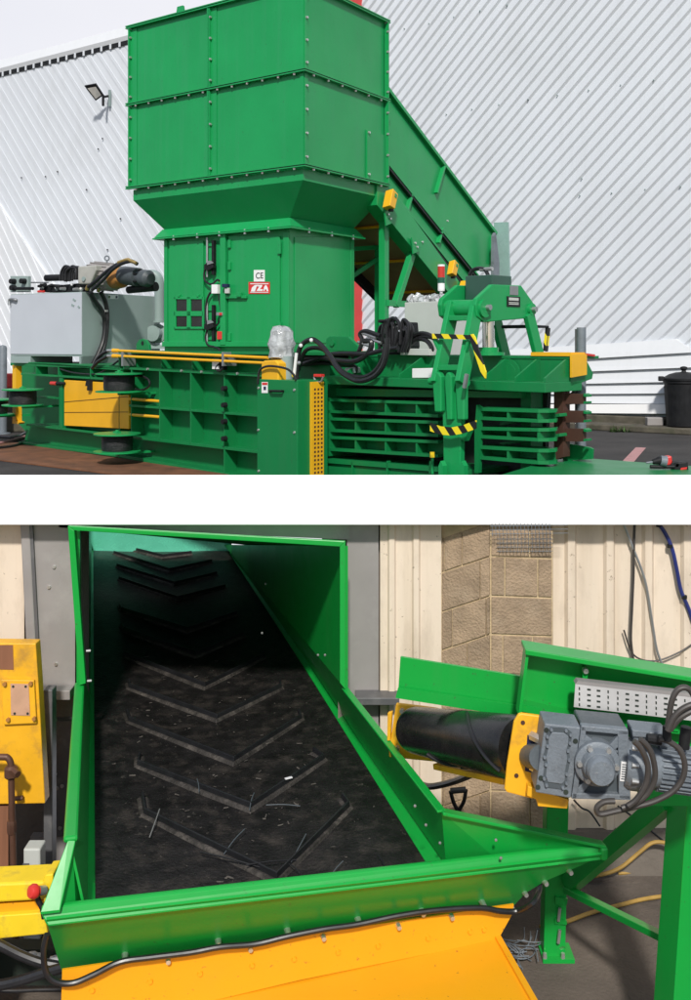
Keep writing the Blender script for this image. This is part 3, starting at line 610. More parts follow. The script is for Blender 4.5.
# floor tray on the right with upstand
zf = .50
ft = MB(); ft.prism([flat(x, y, zf) for x, y in [(470, 484), (552, 459.5), (591, 458.5), (700, 466.5), (720, 500), (480, 505)]], (0, 0, -.06)); ft.build('floor_tray', M['frame'], pr, bevel=.004)
ft = MB(); ft.prism([flat(x, y, zf - .062) for x, y in [(490, 482), (560, 464), (690, 470), (700, 498), (490, 500)]], (0, 0, -(zf - .064))); ft.build('tray_base', M['frame'], pr)
bodypoly('upstand', [(563, 447), (568, 443.5), (590, 447.5), (592.5, 449), (592, 459), (563, 461)], off(PB, .62), vB * .03)
# lower body return between cabinet and chamber
bodypoly('hydraulic_plate', [(326, 350.5), (326, 338.5), (330, 336.2), (348, 336.5), (358, 346), (358, 352)], off(PB, .35), vB * .05, M['frame'], bev=.008)
h_ = hit(331.5, 343, off(PB, .33)); k_ = MB(); k_.cyl(h_, h_ + vB * .03, .035, None, 14); k_.build('pivot_pin', M['frame'], pr)

# ---------- valve cluster and hoses on the deck
PV = off(PB, .15); PV2 = off(PB, .05)
vc = thing('valve_manifold', 'cluster of black valves and hoses on the press deck beside the chute', 'hydraulic valve', setz(hit(392, 356, off(PB, .45)), 1.496))
pv = off(PB, .45)
mb_ = MB()
mb_.prism(hits([(384, 322), (403, 322), (405, 346), (403, 356), (385, 356)], pv), vB * .25); mb_.build('block', M['plastic'], vc, bevel=.01)
rnd = random.Random(3)
for i in range(16):
    x, y = rnd.uniform(382, 404), rnd.uniform(321, 350); a = hit(x, y, off(pv, -.06 - rnd.random() * .1)); k_ = MB(); k_.cyl(a, a + V((rnd.uniform(-.1, .1), -.06, rnd.uniform(-.03, .1))), .022, .018, 8); k_.build('fitting', M['bolt'] if i % 4 == 0 else M['plastic'], vc)
for i in range(9):
    x = 380 + i * 2.9; y0 = rnd.uniform(318, 326)
    hose('hose', hits([(x, 346 + rnd.uniform(-4, 4)), (x - 1 + rnd.uniform(-2, 2), 332), (x + 3, y0), (x + 8 + rnd.uniform(-2, 3), y0 + 6), (x + 7, 342), (x + 4, 352)], off(pv, -.12 - .02 * (i % 4))), .02, M['hose'], vc)
for y0, dx in ((333, 0), (338, 5), (342, -4)):
    k_ = MB(); k_.cyl(hit(362 + dx, y0, PV), hit(376 + dx, y0 + 5, PV), .016, None, 8); k_.build('fitting', M['steel'], vc)
hz_ = thing('hydraulic_hoses', 'looping black hydraulic hoses between the green pump cabinet and valve cluster', 'hoses', setz(hit(345, 356, off(PB, .1)), 1.3))
P1 = off(PB, -.22); P3 = off(PB, -.10)
for k, (pl_, pts, r) in enumerate([(P1, [(296.5, 379), (297, 362), (301, 346), (311, 339.5), (320, 344), (330, 356), (338, 369), (348, 377), (360, 381), (374, 376.5), (383, 366), (386.8, 352), (387.5, 338)], .028),
        (P3, [(298, 370), (304, 353), (312, 348), (324, 350), (333, 361), (342, 371), (352, 376), (364, 377), (375, 371), (383, 358), (385, 344)], .024),
        (PV2, [(296, 366), (312, 361), (327, 355), (345, 353.5), (366, 354), (384, 350), (398, 348)], .027),
        (PV2, [(300, 359), (318, 357), (338, 360.5), (356, 361), (369, 352), (371, 342), (364, 341)], .03),
        (PV, [(352, 357), (359, 351), (362, 340), (360, 334), (366, 331), (380, 336)], .024),
        (PV, [(305, 365), (322, 363), (340, 365), (354, 366), (356, 371), (354, 373)], .022),
        (off(PB, .4), [(400, 352), (410, 345), (418, 339), (427, 341), (432, 349), (428, 355)], .026),
        (off(PB, .4), [(398, 347), (410, 338.5), (420, 333.5), (431, 336), (440, 345), (446, 352)], .026),
        (off(PB, .4), [(402, 350), (414, 341), (424, 336.5), (436, 340), (440, 352)], .022)]):
    hose('hose', hits(pts, pl_), r, M['hose'], hz_)
for x, y in ((300.8, 345.5), (311.3, 340.2)):
    k_ = MB(); k_.ball(hit(x, y, off(P1, -.03)), .022, 1, 8, 5); k_.build('hose_clip', M['whitep'], hz_)
tb = bodypoly('terminal_strip', [(400.5, 348.5), (429, 349), (430, 355.5), (400.5, 355)], off(PB, .34), vB * .1, M['cab'], None, .004)
tag(tb, 'narrow beige terminal strip with red button lying on the deck', 'terminal strip')
k_ = MB(); h_ = hit(406, 346.5, off(PB, .38)); k_.cyl(h_ - UP * .03, h_ + UP * .01, .025, None, 10); o_ = k_.build('red_button', M['red'], tb)
wx = MB(); q_ = hits([(412, 368.5), (435, 368), (435, 378), (412, 378)], off(PB, .05)); wx.prism(q_, vB * .16); tag(wx.build('carton', M['whitep'], bevel=.006, origin=q_[3]), 'small white carton on the deck edge left of the ladder clamp', 'carton')
wx = MB(); q_ = hits([(344, 368), (354, 367), (355, 373), (346, 374)], off(PB, .12)); wx.prism(q_, vB * .1); tag(wx.build('rag', M['wrap'], bevel=.012, origin=q_[3]), 'crumpled white rag lying under the looping hoses', 'rag')

# ---------- pump cabinet
cb = thing('pump_cabinet', 'narrow green pump cabinet with perforated yellow side guard standing before the press', 'cabinet', setz(hit(277, 470, off(PB, -.45)), 0))
PK = off(PB, -.45); k0, k1 = hit(257, 345, PK), hit(297.5, 345, PK); zk = zat(k1, 380.5)
b_ = MB(); b_.prism([setz(k0, 0), setz(k1, 0), setz(k1 + vB * .45, 0), setz(k0 + vB * .45, 0)], (0, 0, zk)); b_.build('body', M['frame'], cb, bevel=.006)
PKr = Plane(k1, -uB); 
for x, y in ((258.8, 388), (258.5, 430), (258.8, 471), (294.5, 390), (294.5, 432.5)): bolt(hit(x, y, PK), -vB, cb, .016, .012)
gd = MB(); gd.prism([setz(k1 + vB * .18, 0), setz(k1 + vB * .36, 0), setz(k1 + vB * .36, zk - .02), setz(k1 + vB * .18, zk - .02)], -uB * .03); gdo = gd.build('perforated_guard', M['yellow'], cb)
for r_ in range(26):
    for c_ in range(3):
        hl = MB(); q_ = k1 + vB * (.215 + .05 * c_) - uB * .0301; zz = zk - .09 - r_ * .045; hl.prism([setz(q_, zz), setz(q_ + vB * .026, zz), setz(q_ + vB * .026, zz - .022), setz(q_, zz - .025)], -uB * .001); hl.build('hole', M['brown'], gdo)
hd = MB(); hd.tube(hits([(269.5, 390), (269.5, 391)], off(PK, 0)) + hits([(271, 391), (282, 391.2)], off(PK, -.04)) + hits([(283.5, 391)], PK), .014, smooth=False); hd.build('handle', M['plastic'], cb)
st = pad('sticker', 261.7, 382, 267.8, 393, .003, M['whitep'], cb, 0, PK, 0); pad('sticker_header', 262.1, 382.6, 267.4, 385, .002, M['red'], st, .003, PK, 0)
pad('sticker_figure', 263.6, 386.5, 266, 390, .002, M['navy'], st, .003, PK, 0)
PM = off(PK, .2)
m_ = MB(); c_ = hit(286.5, 379, PM); m_.cyl(setz(c_, zk), setz(c_, zat(c_, 356)), .075, None, 18); m_.build('motor_column', M['greyd'], cb)
m_ = MB(); c_ = hit(281.5, 357, PM)
m_.lathe(setz(c_, zat(c_, 359)), UP, [(.09, 0), (.14, .02), (.132, .10), (.148, .17), (.122, .25), (.125, .31), (.09, .36), (.02, .37)], 22)
rw = random.Random(5)
m_.v = [v + V((rw.uniform(-.014, .014), rw.uniform(-.014, .014), rw.uniform(-.008, .008))) for v in m_.v]; m_.build('wrapped_motor', M['wrap'], cb)
m_ = MB(); q_ = hits([(261, 381.5), (261, 364), (263.5, 360.5), (275, 360), (278, 363), (278, 381.5)], off(PK, .03)); m_.prism(q_, vB * .16); m_.build('yellow_cap', M['yellow'], cb, bevel=.015)
hose('hose', hits([(258, 384), (259.5, 371), (266, 366.5), (276, 366.5), (287, 369), (293, 374), (296, 380)], off(PK, -.01)), .013, M['hose'], cb)
m_ = MB(); m_.cyl(hit(294, 376, PM), hit(296.5, 353, PM), .018, None, 10); m_.build('hose_fitting', M['whitep'], cb)
for x, y in ((293.5, 375.5), (299, 363)):
    m_ = MB(); m_.ball(hit(x, y, off(PM, -.04)), .022, 2, 8, 5); m_.build('valve_tap', M['lemon'] if y > 370 else M['steel'], cb)
m_ = MB(); m_.box(hit(319, 375.5, off(PK, .3)), uB * .06, vB * .03, UP * .015); m_.build('red_handle', M['red'], cb, bevel=.006)
m_ = MB(); m_.tube(hits([(314, 377), (316, 381.5), (321, 381.5), (323, 377)], off(PK, .29)), .012); m_.build('handle_bracket', M['steel'], cb)

# ---------- ladder clamp
kc = thing('hydraulic_clamp', 'green ladder shaped clamp with striped hazard tape reaching over the deck', 'clamp', setz(hit(452, 470, off(PB, -.35)), 0))
PL0, PL1 = off(PB, -.34), off(PB, -.0)
for xb, xt in ((436.5, 453.5), (461, 477)):
    a, b = hit(xb + .5, 384, PL0), hit(xt, 304, PL1); m_ = MB(); m_.bar(a, b, .055, .15, uB.cross(b - a)); m_.build('ladder_rail', G, kc, bevel=.006)
for yy, (x0, x1) in ((318, (451, 474)), (367.5, (440, 463))):
    f_ = (384 - yy) / 80.0; pl_ = off(PB, -.34 + .34 * f_ - .02); m_ = MB(); m_.bar(hit(x0, yy, pl_), hit(x1, yy, pl_), .10, .05, UP); m_.build('rung', G, kc, bevel=.004)
pv_ = off(PB, .03); m_ = MB(); m_.cyl(hit(446, 308.5, pv_), hit(486, 308.5, pv_), .085, None, 24); m_.build('pivot_tube', G, kc)
tr = hit(483.5, 308.5, pv_); tl = hit(449, 308.5, pv_)
def sideplate(c, flip=1):
    pr_ = [(-.10, -.075), (-.12, .03), (-.10, .09), (.14, .235), (.62, .245), (.84, .07), (.86, -.0), (.80, -.075), (.02, -.13)]
    return [c + vB * a_ + UP * b_ for a_, b_ in pr_]
m_ = MB(); m_.prism(sideplate(tr), uB * .05); sp1 = m_.build('side_plate', G, kc, bevel=.008)
m_ = MB(); m_.prism(sideplate(tl), uB * .05); m_.build('side_plate', G, kc, bevel=.008)
for a_ in (.02, .78):
    m_ = MB(); c_ = tr + vB * a_ + UP * .01; m_.cyl(c_, c_ - uB * .03, .06, None, 18); m_.build('washer', G, kc); m_ = MB(); m_.cyl(c_, c_ - uB * .07, .028, None, 10); m_.build('pin', M['steel'], kc)
npl = MB(); c_ = tr + vB * .37 + UP * .03 - uB * .002; npl.prism([c_, c_ + vB * .22, c_ + vB * .22 + UP * .10, c_ + UP * .10], -uB * .006); npo = npl.build('name_plate', M['plastic'], kc)
for dz, hh in ((.06, .028), (.02, .010), (.036, .008)):
    npl = MB(); npl.prism([c_ + vB * .03 + UP * dz - uB * .006, c_ + vB * .19 + UP * dz - uB * .006, c_ + vB * .19 + UP * (dz + hh) - uB * .006, c_ + vB * .03 + UP * (dz + hh) - uB * .006], -uB * .002); npl.build('plate_line', M['cab'], npo)
npl = MB(); c_ = tr + vB * .42 + UP * .145 - uB * .002; npl.prism([c_, c_ + vB * .14, c_ + vB * .14 + UP * .09, c_ + UP * .09], -uB * .004); npl.build('steel_label', M['steel'], kc)
cx_ = (tr + tl) / 2 + vB * .36
m_ = MB(); m_.box(cx_ + UP * .13, uB * .165, vB * .16, UP * .20); m_.build('cylinder_block', M['cylgreen'], kc, bevel=.008)
m_ = MB(); m_.cyl(setz(cx_, 1.53), setz(cx_, tr.z - .05), .06, None, 20); m_.build('piston_rod', M['chrome'], kc)
m_ = MB(); m_.lathe(setz(cx_, 1.497), UP, [(.16, 0), (.16, .03), (.10, .035), (.10, .08), (.01, .081)], 20, False); m_.build('rod_base', G, kc)
hose('hose', [cx_ + UP * .33, cx_ + UP * .40 + uB * .05, cx_ + UP * .41 + uB * .16, cx_ + UP * .36 + uB * .23, cx_ + UP * .2 + uB * .24], .02, M['hose'], kc)
m_ = MB(); m_.cyl(cx_ + UP * .40 - uB * .05, cx_ + UP * .40 + uB * .1, .02, None, 8); m_.build('hose_fitting', M['bolt'], kc)
for c0, lean in ((tl + vB * .74, .22), (tr + vB * .74, .22)):
    a = c0 - UP * .03; b = setz(c0 + vB * lean, 1.40); m_ = MB(); m_.bar(b, a, .055, .13, uB.cross(a - b)); m_.build('ladder_rail', G, kc, bevel=.006)
m_ = MB(); a = tr + vB * .78 - UP * .14; m_.tube([a + uB * .35 - UP * .02, a - UP * .02 + vB * .02, a + vB * .30 - UP * .02, a + vB * .26 - UP * .27], .018, smooth=False); m_.build('guard_rail', M['plastic'], kc)
m_ = MB(); q0 = a + vB * .31 - UP * .03; q1 = a + vB * .265 - UP * .27; m_.bar(q0, q1, .03, .05, vB); m_.build('hazard_strip', M['hazard'], kc)
# hazard guard across the ladder
gp = off(PB, -.30); m_ = MB(); m_.prism(hits([(432, 333.5), (468, 335), (470, 339.5), (432.5, 338.5)], gp), vB * .02); m_.build('hazard_strip', M['hazard'], kc)
m_ = MB(); m_.prism(hits([(468.3, 335), (472.5, 334), (474.5, 337), (485.5, 372), (485, 379), (482, 376), (472, 346)], off(gp, .005)), vB * .02); m_.build('hazard_strip', M['hazard'], kc)
for x0, y0, x1, y1 in ((433.5, 339.5, 440, 354), (468, 340, 463, 356)): rib((x0, y0), (x1, y1), .03, .04, off(gp, .02), 'guard_bracket', G, kc)
# column with three lobed plates
pc_ = off(PB, -.36)
m_ = MB(); m_.prism(hits([(442, 392), (461, 392), (460, 500), (444, 500)], off(pc_, .05)), vB * .07); m_.build('column', G, kc, bevel=.01)
for k, (x0, x1, yb) in enumerate(((432.5, 441, 412), (444.5, 451.5, 420), (455, 464, 420))):
    xm = (x0 + x1) / 2; w_ = (x1 - x0) / 2
    m_ = MB(); m_.prism(hits([(x0 + 2, yb), (x0, 385), (x0, 377), (x0 + w_ * .5, 373), (xm, 372), (x1 - w_ * .5, 373), (x1, 377), (x1, 388), (x1, yb)], off(pc_, -.02 + .02 * k)), vB * .07); m_.build('hinge_lug', G, kc, bevel=.012)
m_ = MB(); m_.cyl(hit(430, 381, off(pc_, .08)), hit(468, 382.5, off(pc_, .08)), .035, None, 14); m_.build('hinge_pin', G, kc)
m_ = MB(); m_.bar(hit(464.5, 388, off(pc_, -.06)), hit(467, 374, off(pc_, -.06)), .03, .03, vB); m_.build('locking_pin', M['steel'], kc)
m_ = MB(); pts = hits([(430, 427), (440, 430.5), (452, 431.5), (464, 429), (476, 424.5)], off(pc_, -.06))
for i in range(4): m_.prism([pts[i] - UP * .038, pts[i + 1] - UP * .038, pts[i + 1] + UP * .038, pts[i] + UP * .038], vB * .012)
m_.build('hazard_strip', M['hazard'], kc)
rib((462, 440), (468, 426), .05, .08, off(pc_, .06), 'guard_bracket', G, kc)
m_ = MB(); m_.cyl(hit(432.6, 474, off(PB, -.1)), hit(432.4, 457, off(PB, -.1)), .014, None, 8); m_.build('lever', G, kc); m_ = MB(); m_.cyl(hit(432.4, 457.5, off(PB, -.1)), hit(432.3, 452, off(PB, -.1)), .024, None, 8); m_.build('lever_knob', M['lemon'], kc)
for x in (438.5, 459.5): m_ = MB(); m_.prism(hits([(x, 500), (x, 466), (x + 2, 461), (x + 4.5, 466), (x + 4.5, 500)], off(pc_, -.04)), vB * .06); m_.build('foot_lug', G, kc)

# ---------- wire reels
def reel(px, py, label):
    c = hit(px, py, off(PB, -.36)); r = thing('wire_reel', label, 'wire reel', c, 'reels of black baling wire along the press side')
    f = MB(); f.lathe(c, UP, [(.31, -.008), (.31, .008), (.05, .016), (.01, .016)], 36); f.build('flange', G, r)
    f = MB(); f.lathe(c - UP * .235, UP, [(.31, -.008), (.31, .008), (.05, .016), (.01, .016)], 36); f.build('flange', G, r)
    f = MB(); f.lathe(c - UP * .225, UP, [(.195, 0), (.205, .03), (.205, .19), (.195, .215)], 32); f.build('wire_coil', M['wire'], r)
    f = MB(); f.cyl(c - UP * .26, c + UP * .05, .025, None, 12); f.build('spindle', G, r)
    f = MB(); f.box(c + UP * .022, uB * .05, vB * .03, UP * .012); f.build('nut', G, r)
    f = MB(); f.bar(c - UP * .27, c - UP * .27 + vB * .6, .08, .03); f.build('arm', G, r)
    return r, c
r0, c0 = reel(22.6, 389.5, 'black wire reel between green flanges at the left end of the press')
for px, py, lb in ((-6, 399.5, 'black wire reel cut by the left edge of the photo'), (119, 373.8, 'black wire reel with tail, above the yellow door corner'), (117, 433.8, 'black wire reel with lime edged flanges near the ground below the yellow door')):
    copy_tree(r0, hit(px, py, off(PB, -.36)), lb)
hl_ = MB(); hl_.tube(hits([(133, 376), (141, 376), (148.5, 380), (149, 386), (142, 390), (134, 389)], off(PB, -.1)), .016); tag(hl_.build('wire_tail', M['hose'], origin=hit(142, 380, off(PB, -.1))), 'loose black wire end curling right of the upper reel', 'wire')
hl_ = MB(); hl_.tube(hits([(60, 369), (75, 373), (96, 374), (108, 368), (118, 361)], off(PB, .02)), .014); hl_.build('hose', M['hose'], pr)

# ---------- power pack
PT = off(PB, .30); Th = math.radians(60); uT, vT = V((-math.sin(Th), math.cos(Th), 0)), V((math.cos(Th), math.sin(Th), 0))
tN = hit(82, 345, PT); PTf = Plane(tN, -vT); tL = hit(10.5, 345, PTf); PTr = Plane(tN, -uT); tR = hit(160, 345, PTr)
zT1 = zat(tN, 291.7); zT0 = zat(tN, 356.5)
pk = thing('power_pack', 'grey hydraulic power pack with motor and pump on top of its oil tank', 'power pack', setz(tN, zl + .05))
b_ = MB(); b_.prism([setz(tN, zT0), setz(tL, zT0), setz(tL + tR - tN, zT0), setz(tR, zT0)], (0, 0, zT1 - zT0)); b_.build('tank', M['greyd'], pk, bevel=.006)
b_ = MB(); b_.prism([setz(tN, zT0 + .03), setz(tL, zT0 + .03), setz(tL, zT1 - .012), setz(tN, zT1 - .012)], -vT * .012); b_.build('front_panel', M['grey'], pk, bevel=.003)  # lighter grey carries the light falling on this side of the tank
for a_, b2 in ((tN + uT * .0, tN + uT * .06), (tL - uT * .45, tL)):
    f = MB(); f.prism([setz(a_, zl + .05), setz(b2, zl + .05), setz(b2 + vT * .9, zl + .05), setz(a_ + vT * .9, zl + .05)], (0, 0, zT0 - zl - .052)); f.build('foot', M['greyd'], pk)
b_ = MB(); b_.prism([setz(tN, zl + .05), setz(tR, zl + .05), setz(tR, zT0), setz(tN, zT0)], uT * .03); b_.build('skirt', M['greyd'], pk)
PTm = off(PTf, .25); PTn = off(PTf, .55)
m_ = MB(); m_.prism(hits([(10, 292), (10, 276), (28, 276), (28, 292)], off(PTf, .04)), vT * .06); m_.build('gauge_plate', M['greyd'], pk, bevel=.004)
for x, y in ((14.5, 281.5), (24.8, 281.3), (14.8, 288)):
    m_ = MB(); h_ = hit(x, y, off(PTf, .04)); m_.cyl(h_, h_ - vT * .09, .045, .04, 14); m_.build('knob', M['plastic'], pk)
m_ = MB(); m_.tube(hits([(15, 288.5), (24, 288.5), (33, 288.5)], off(PTf, -.03)), .025); m_.build('lever', M['plastic'], pk)
m_ = MB(); m_.tube(hits([(9, 305), (9, 300), (12, 299), (15.5, 300)], off(PTf, -.05)) + hits([(16, 299)], PTf), .02); m_.build('hook', M['steel'], pk)
for x, y, x2, y2 in ((73, 299, 75.5, 301), (71.5, 304.5, 74, 306), (78, 306, 79.5, 308)): m_ = MB(); m_.bar(hit(x, y, off(PTf, -.014)), hit(x2, y2, off(PTf, -.014)), .03, .012, -vT); m_.build('scratch_label', M['greyd'], pk)
m_ = MB(); m_.cyl(hit(30, 282.5, PTm), hit(48, 282.5, PTm), .012, None, 8); m_.build('pipe', M['steel'], pk)
m_ = MB(); m_.cyl(hit(46, 278, PTn), hit(64, 277.5, PTn), .055, None, 16); m_.build('accumulator', M['plastic'], pk)
rnd = random.Random(11)
m_ = MB(); m_.prism(hits([(38, 292), (40, 287), (52, 284), (60, 285), (80, 283), (82, 292)], PTm), vT * .25); m_.build('manifold', M['plastic'], pk, bevel=.01)
for i in range(18):
    x = rnd.uniform(38, 81); y = rnd.uniform(284, 290); h_ = hit(x, y, off(PTm, -.02)); m_ = MB(); m_.cyl(h_, h_ + V((rnd.uniform(-.08, .08), -.07, rnd.uniform(-.02, .04))), .03, .02, 8); m_.build('fitting', [M['plastic'], M['plastic'], M['steel'], M['plastic'], M['bolt']][i % 5], pk)
m_ = MB(); m_.cyl(hit(38, 291.5, off(PTm, -.05)), hit(44, 291.5, off(PTm, -.05)), .02, None, 8); m_.build('red_fitting', M['red'], pk)
m_ = MB(); m_.ball(hit(67, 275, PTm), .11, 4, 16, 9, (1.1, 1, .9), .16); m_.build('valve_body', M['plastic'], pk)
for i in range(6):
    a = 60 + i * 2.4; hose('hose', hits([(a, 281), (a + 1, 272), (a + 5, 266 + i % 3), (a + 11, 269 + i % 2), (a + 12 - i * .4, 280)], off(PTm, -.08 - .02 * (i % 3))), .018, M['hose'], pk)
m_ = MB(); q_ = hits([(77.5, 284), (77.5, 266.5), (95.5, 265), (96, 270), (90, 284)], off(PTf, .04)); m_.prism(q_, vT * .2); m_.build('terminal_box', mat('warm_grey_box', (.36, .36, .33), .5), pk, bevel=.02)
h_ = hit(84, 279, off(PTf, .038)); m_ = MB(); m_.cyl(h_, h_ - vT * .02, .035, None, 12); m_.build('cable_gland', M['greyd'], pk)
mc0, mc1 = hit(92, 275, off(PTm, .18)), hit(122, 278.5, off(PTm, -.02)); ax = (mc1 - mc0).normalized(); Lm = (mc1 - mc0).length
m_ = MB(); m_.lathe(mc0, ax, [(.10, 0), (.19, .03), (.20, .06), (.20, Lm * .75), (.18, Lm * .8)], 28); m_.build('motor', M['sheet'], pk)
for i in range(18):
    a = 2 * math.pi * i / 18; t_ = ax.orthogonal().normalized(); d_ = t_ * math.cos(a) + ax.cross(t_) * math.sin(a); m_ = MB(); m_.bar(mc0 + d_ * .205 + ax * .06, mc0 + d_ * .205 + ax * Lm * .72, .012, .03, d_); m_.build('fin', M['sheet'], pk)
m_ = MB(); h_ = hit(106.8, 258.2, off(PTm, .06)); ring = [h_ + V((math.cos(a), 0, math.sin(a))) * .034 for a in [2 * math.pi * i / 14 for i in range(15)]]; m_.tube(ring, .011, 6, 2); m_.cyl(h_ - UP * .08, h_ - UP * .03, .014, None, 8); m_.build('lifting_eye', M['gear'], pk)
q0 = mc0 + ax * Lm * .76; m_ = MB(); m_.lathe(q0, ax, [(.17, 0), (.165, .1), (.14, .22), (.10, .24)], 24); m_.build('coupling', M['orange'], pk)
q1, q2 = hit(126, 275.5, off(PTm, -.05)), hit(151, 279, off(PTm, -.16)); a2 = (q2 - q1).normalized(); L2 = (q2 - q1).length
m_ = MB(); m_.lathe(q1, a2, [(.13, -.08), (.14, 0), (.14, L2 * .5), (.10, L2 * .52), (.10, L2 * .68), (.125, L2 * .7), (.125, L2 * .9), (.08, L2)], 24); m_.build('pump', M['geard'], pk)
for i in range(6):
    a = 2 * math.pi * i / 6; t_ = a2.orthogonal().normalized(); d_ = t_ * math.cos(a) + a2.cross(t_) * math.sin(a); bolt(q1 + d_ * .11 + a2 * L2 * .51, a2, pk, .016, .06, M['plastic'])
m_ = MB(); m_.cyl(hit(128, 290, PTm), hit(156, 286.5, PTm), .055, .07, 14); m_.build('filter', M['plastic'], pk)
hose('hose', hits([(88, 287), (97, 280), (106, 272), (118, 264), (130, 261), (137, 264)], off(PTm, -.27)), .03, M['hose'], pk)
hose('hose', hits([(92, 290), (104, 279), (112, 270), (122, 263.5), (132, 261)], off(PTm, -.33)), .026, M['hose'], pk)
m_ = MB(); m_.tube(hits([(118, 262.5), (127, 259.5), (131, 261), (136, 263)], off(PTm, -.34)), .024); m_.build('brass_fitting', mat('brass', (.50, .36, .14), .35, .6), pk)
PX = Plane(hit(158, 345, PTr) - uT * .12 - vT * .12, V((0, -1, 0)))
m_ = MB(); m_.tube(hits([(147, 275), (153, 274.5), (157.5, 277.5), (159, 284), (159, 300), (159, 322)], PX), .080, 16); m_.build('suction_pipe', M['greyd'], pk)
h_ = hit(156, 333.5, PX); m_ = MB(); m_.lathe(h_ + V((0.02, .1, 0)), (-.35, -1, 0), [(.16, 0), (.16, .04), (.11, .05), (.11, .16), (.13, .17), (.13, .2), (.03, .21)], 22); m_.build('flange_valve', M['greyd'], pk)
m_ = MB(); q_ = hit(159, 322, PX); m_.lathe(q_, UP, [(.10, -.01), (.10, .03)], 16); m_.build('pipe_flange', M['greyd'], pk)
m_ = MB(); m_.box(setz(h_ + V((0, .15, 0)), (zat(h_, 344) + ZP) / 2), (.15, 0, 0), (0, .15, 0), (0, 0, .03)); m_.build('valve_foot', M['greyd'], pk)
for pts in ([(90, 292.5), (95, 301), (102.5, 312), (104.8, 325), (103, 341), (98, 354), (92, 366)], [(101, 292.5), (105, 301), (107, 313), (106.6, 330), (104, 346), (99, 358), (94, 366)]):
    hose('hose', [hit(x, y, off(PTr, -.06)) for x, y in pts], .036, M['hose'], pk, 10)
for x, y in ((86.5, 289.5), (91, 291), (98, 291.5), (102, 291)):
    m_ = MB(); h_ = hit(x, y, off(PTr, -.03)); m_.cyl(h_, h_ + V((.03, -.03, .05)), .03, .03, 8); m_.build('brass_fitting', bpy.data.materials['brass'] if x < 90 or x == 98 else M['bolt'], pk)
m_ = MB(); h_ = hit(105, 310, off(PTr, -.06)); m_.cyl(h_, h_ - UP * .03, .042, None, 10); m_.build('hose_clip', M['bolt'], pk)
lb = pad('label', 108, 295, 118, 299, .003, M['whitep'], pk, .0, PTr, 0); pad('label_mark', 108.4, 295.8, 110, 298.4, .002, M['leaf'], lb, .003, PTr, 0); pad('label_mark', 115.5, 295.8, 117.4, 298.4, .002, M['navy'], lb, .003, PTr, 0)
for pts in ([(94, 366), (97, 359), (102, 354), (107.5, 351)], [(92, 368), (98, 361.5), (103, 358.5), (107.5, 356)]):
    hose('hose', hits(pts, off(PB, -.06)), .026, M['hose'], pk)

# ---------- inclined conveyor behind the hopper
iv = thing('infeed_conveyor', 'green enclosed conveyor sloping up from lower right into the back of the hopper', 'conveyor', setz(hit(440, 345, pl_u(N)), 0))
PI = Plane(N + uA * .10, -uA); PI0 = off(PI, -.06)
def ip(pts, plane=PI): return hits(pts, plane)
m_ = MB(); m_.prism(ip([(380, 77), (388, 85), (496, 233), (490.5, 268), (474, 272), (398, 178), (380, 152)]), uA * .05); m_.build('side_panel', G, iv)
def irib(a, b, t_, d, name, m=G, pl_=PI0): return rib(a, b, t_, d, pl_, name, m, iv)
irib((386, 84.5), (497.5, 233.5), .05, .10, 'top_flange'); irib((382, 155), (484, 282), .03, .10, 'mid_flange'); irib((382, 158.5), (484, 286.5), .03, .06, 'dark_seam_strip', M['plastic'])  # narrow black strip drawn along the middle flange
m_ = MB(); m_.prism(ip([(380, 160), (484, 289), (477, 296), (380, 177)]), uA * .05); m_.build('side_panel', G, iv)
irib((381, 176), (476, 295), .035, .10, 'mid_flange'); irib((383, 182), (474, 298), .04, .05, 'dark_seam_strip', M['plastic'])  # second narrow black strip, below the lower flange
m_ = MB(); m_.prism(ip([(377, 184), (389, 184), (472, 299), (457, 303), (377, 205)], off(PI, -.10)), uA * .20); m_.build('main_beam', G, iv, bevel=.006)
for a, b in (((438, 193), (446, 165)), ((440, 243), (444, 228)), ((409, 210), (413, 195)), ((493, 264), (495, 236))): irib(a, b, .035, .09, 'stiffener')
# far side, belt underside
wI = 1.35
far = [hit(x, y, PI) + uA * wI for x, y in [(380, 77), (496, 233), (490, 290), (457, 300), (377, 205)]]
m_ = MB(); m_.prism(far, uA * .05); m_.build('side_panel', G, iv)
un = [hit(x, y, PI) for x, y in [(377, 203), (462, 300)]]; m_ = MB(); m_.prism([un[0], un[1], un[1] + uA * wI, un[0] + uA * wI], (0, 0, .03)); 
m_.build('underside_sheet', M['under'], iv)
for f_ in (.18, .52, .86):
    a = un[0].lerp(un[1], f_) - UP * .04; m_ = MB(); m_.cyl(a, a + uA * wI, .022, None, 10); m_.build('return_roller', M['yellow2'], iv)
m_ = MB(); q_ = un[0] + uA * (wI - .02) - UP * .06; q2 = un[1] + uA * (wI - .02) - UP * .06; m_.bar(q_, q2, .08, .16); m_.build('main_beam', M['plastic'], iv)
tpb = [hit(x, y, PI) for x, y in [(388, 85), (495, 233)]]; m_ = MB(); m_.prism([tpb[0] - UP * .05, tpb[1] - UP * .05, tpb[1] + uA * wI - UP * .05, tpb[0] + uA * wI - UP * .05], (0, 0, .03)); m_.build('top_cover', G, iv)
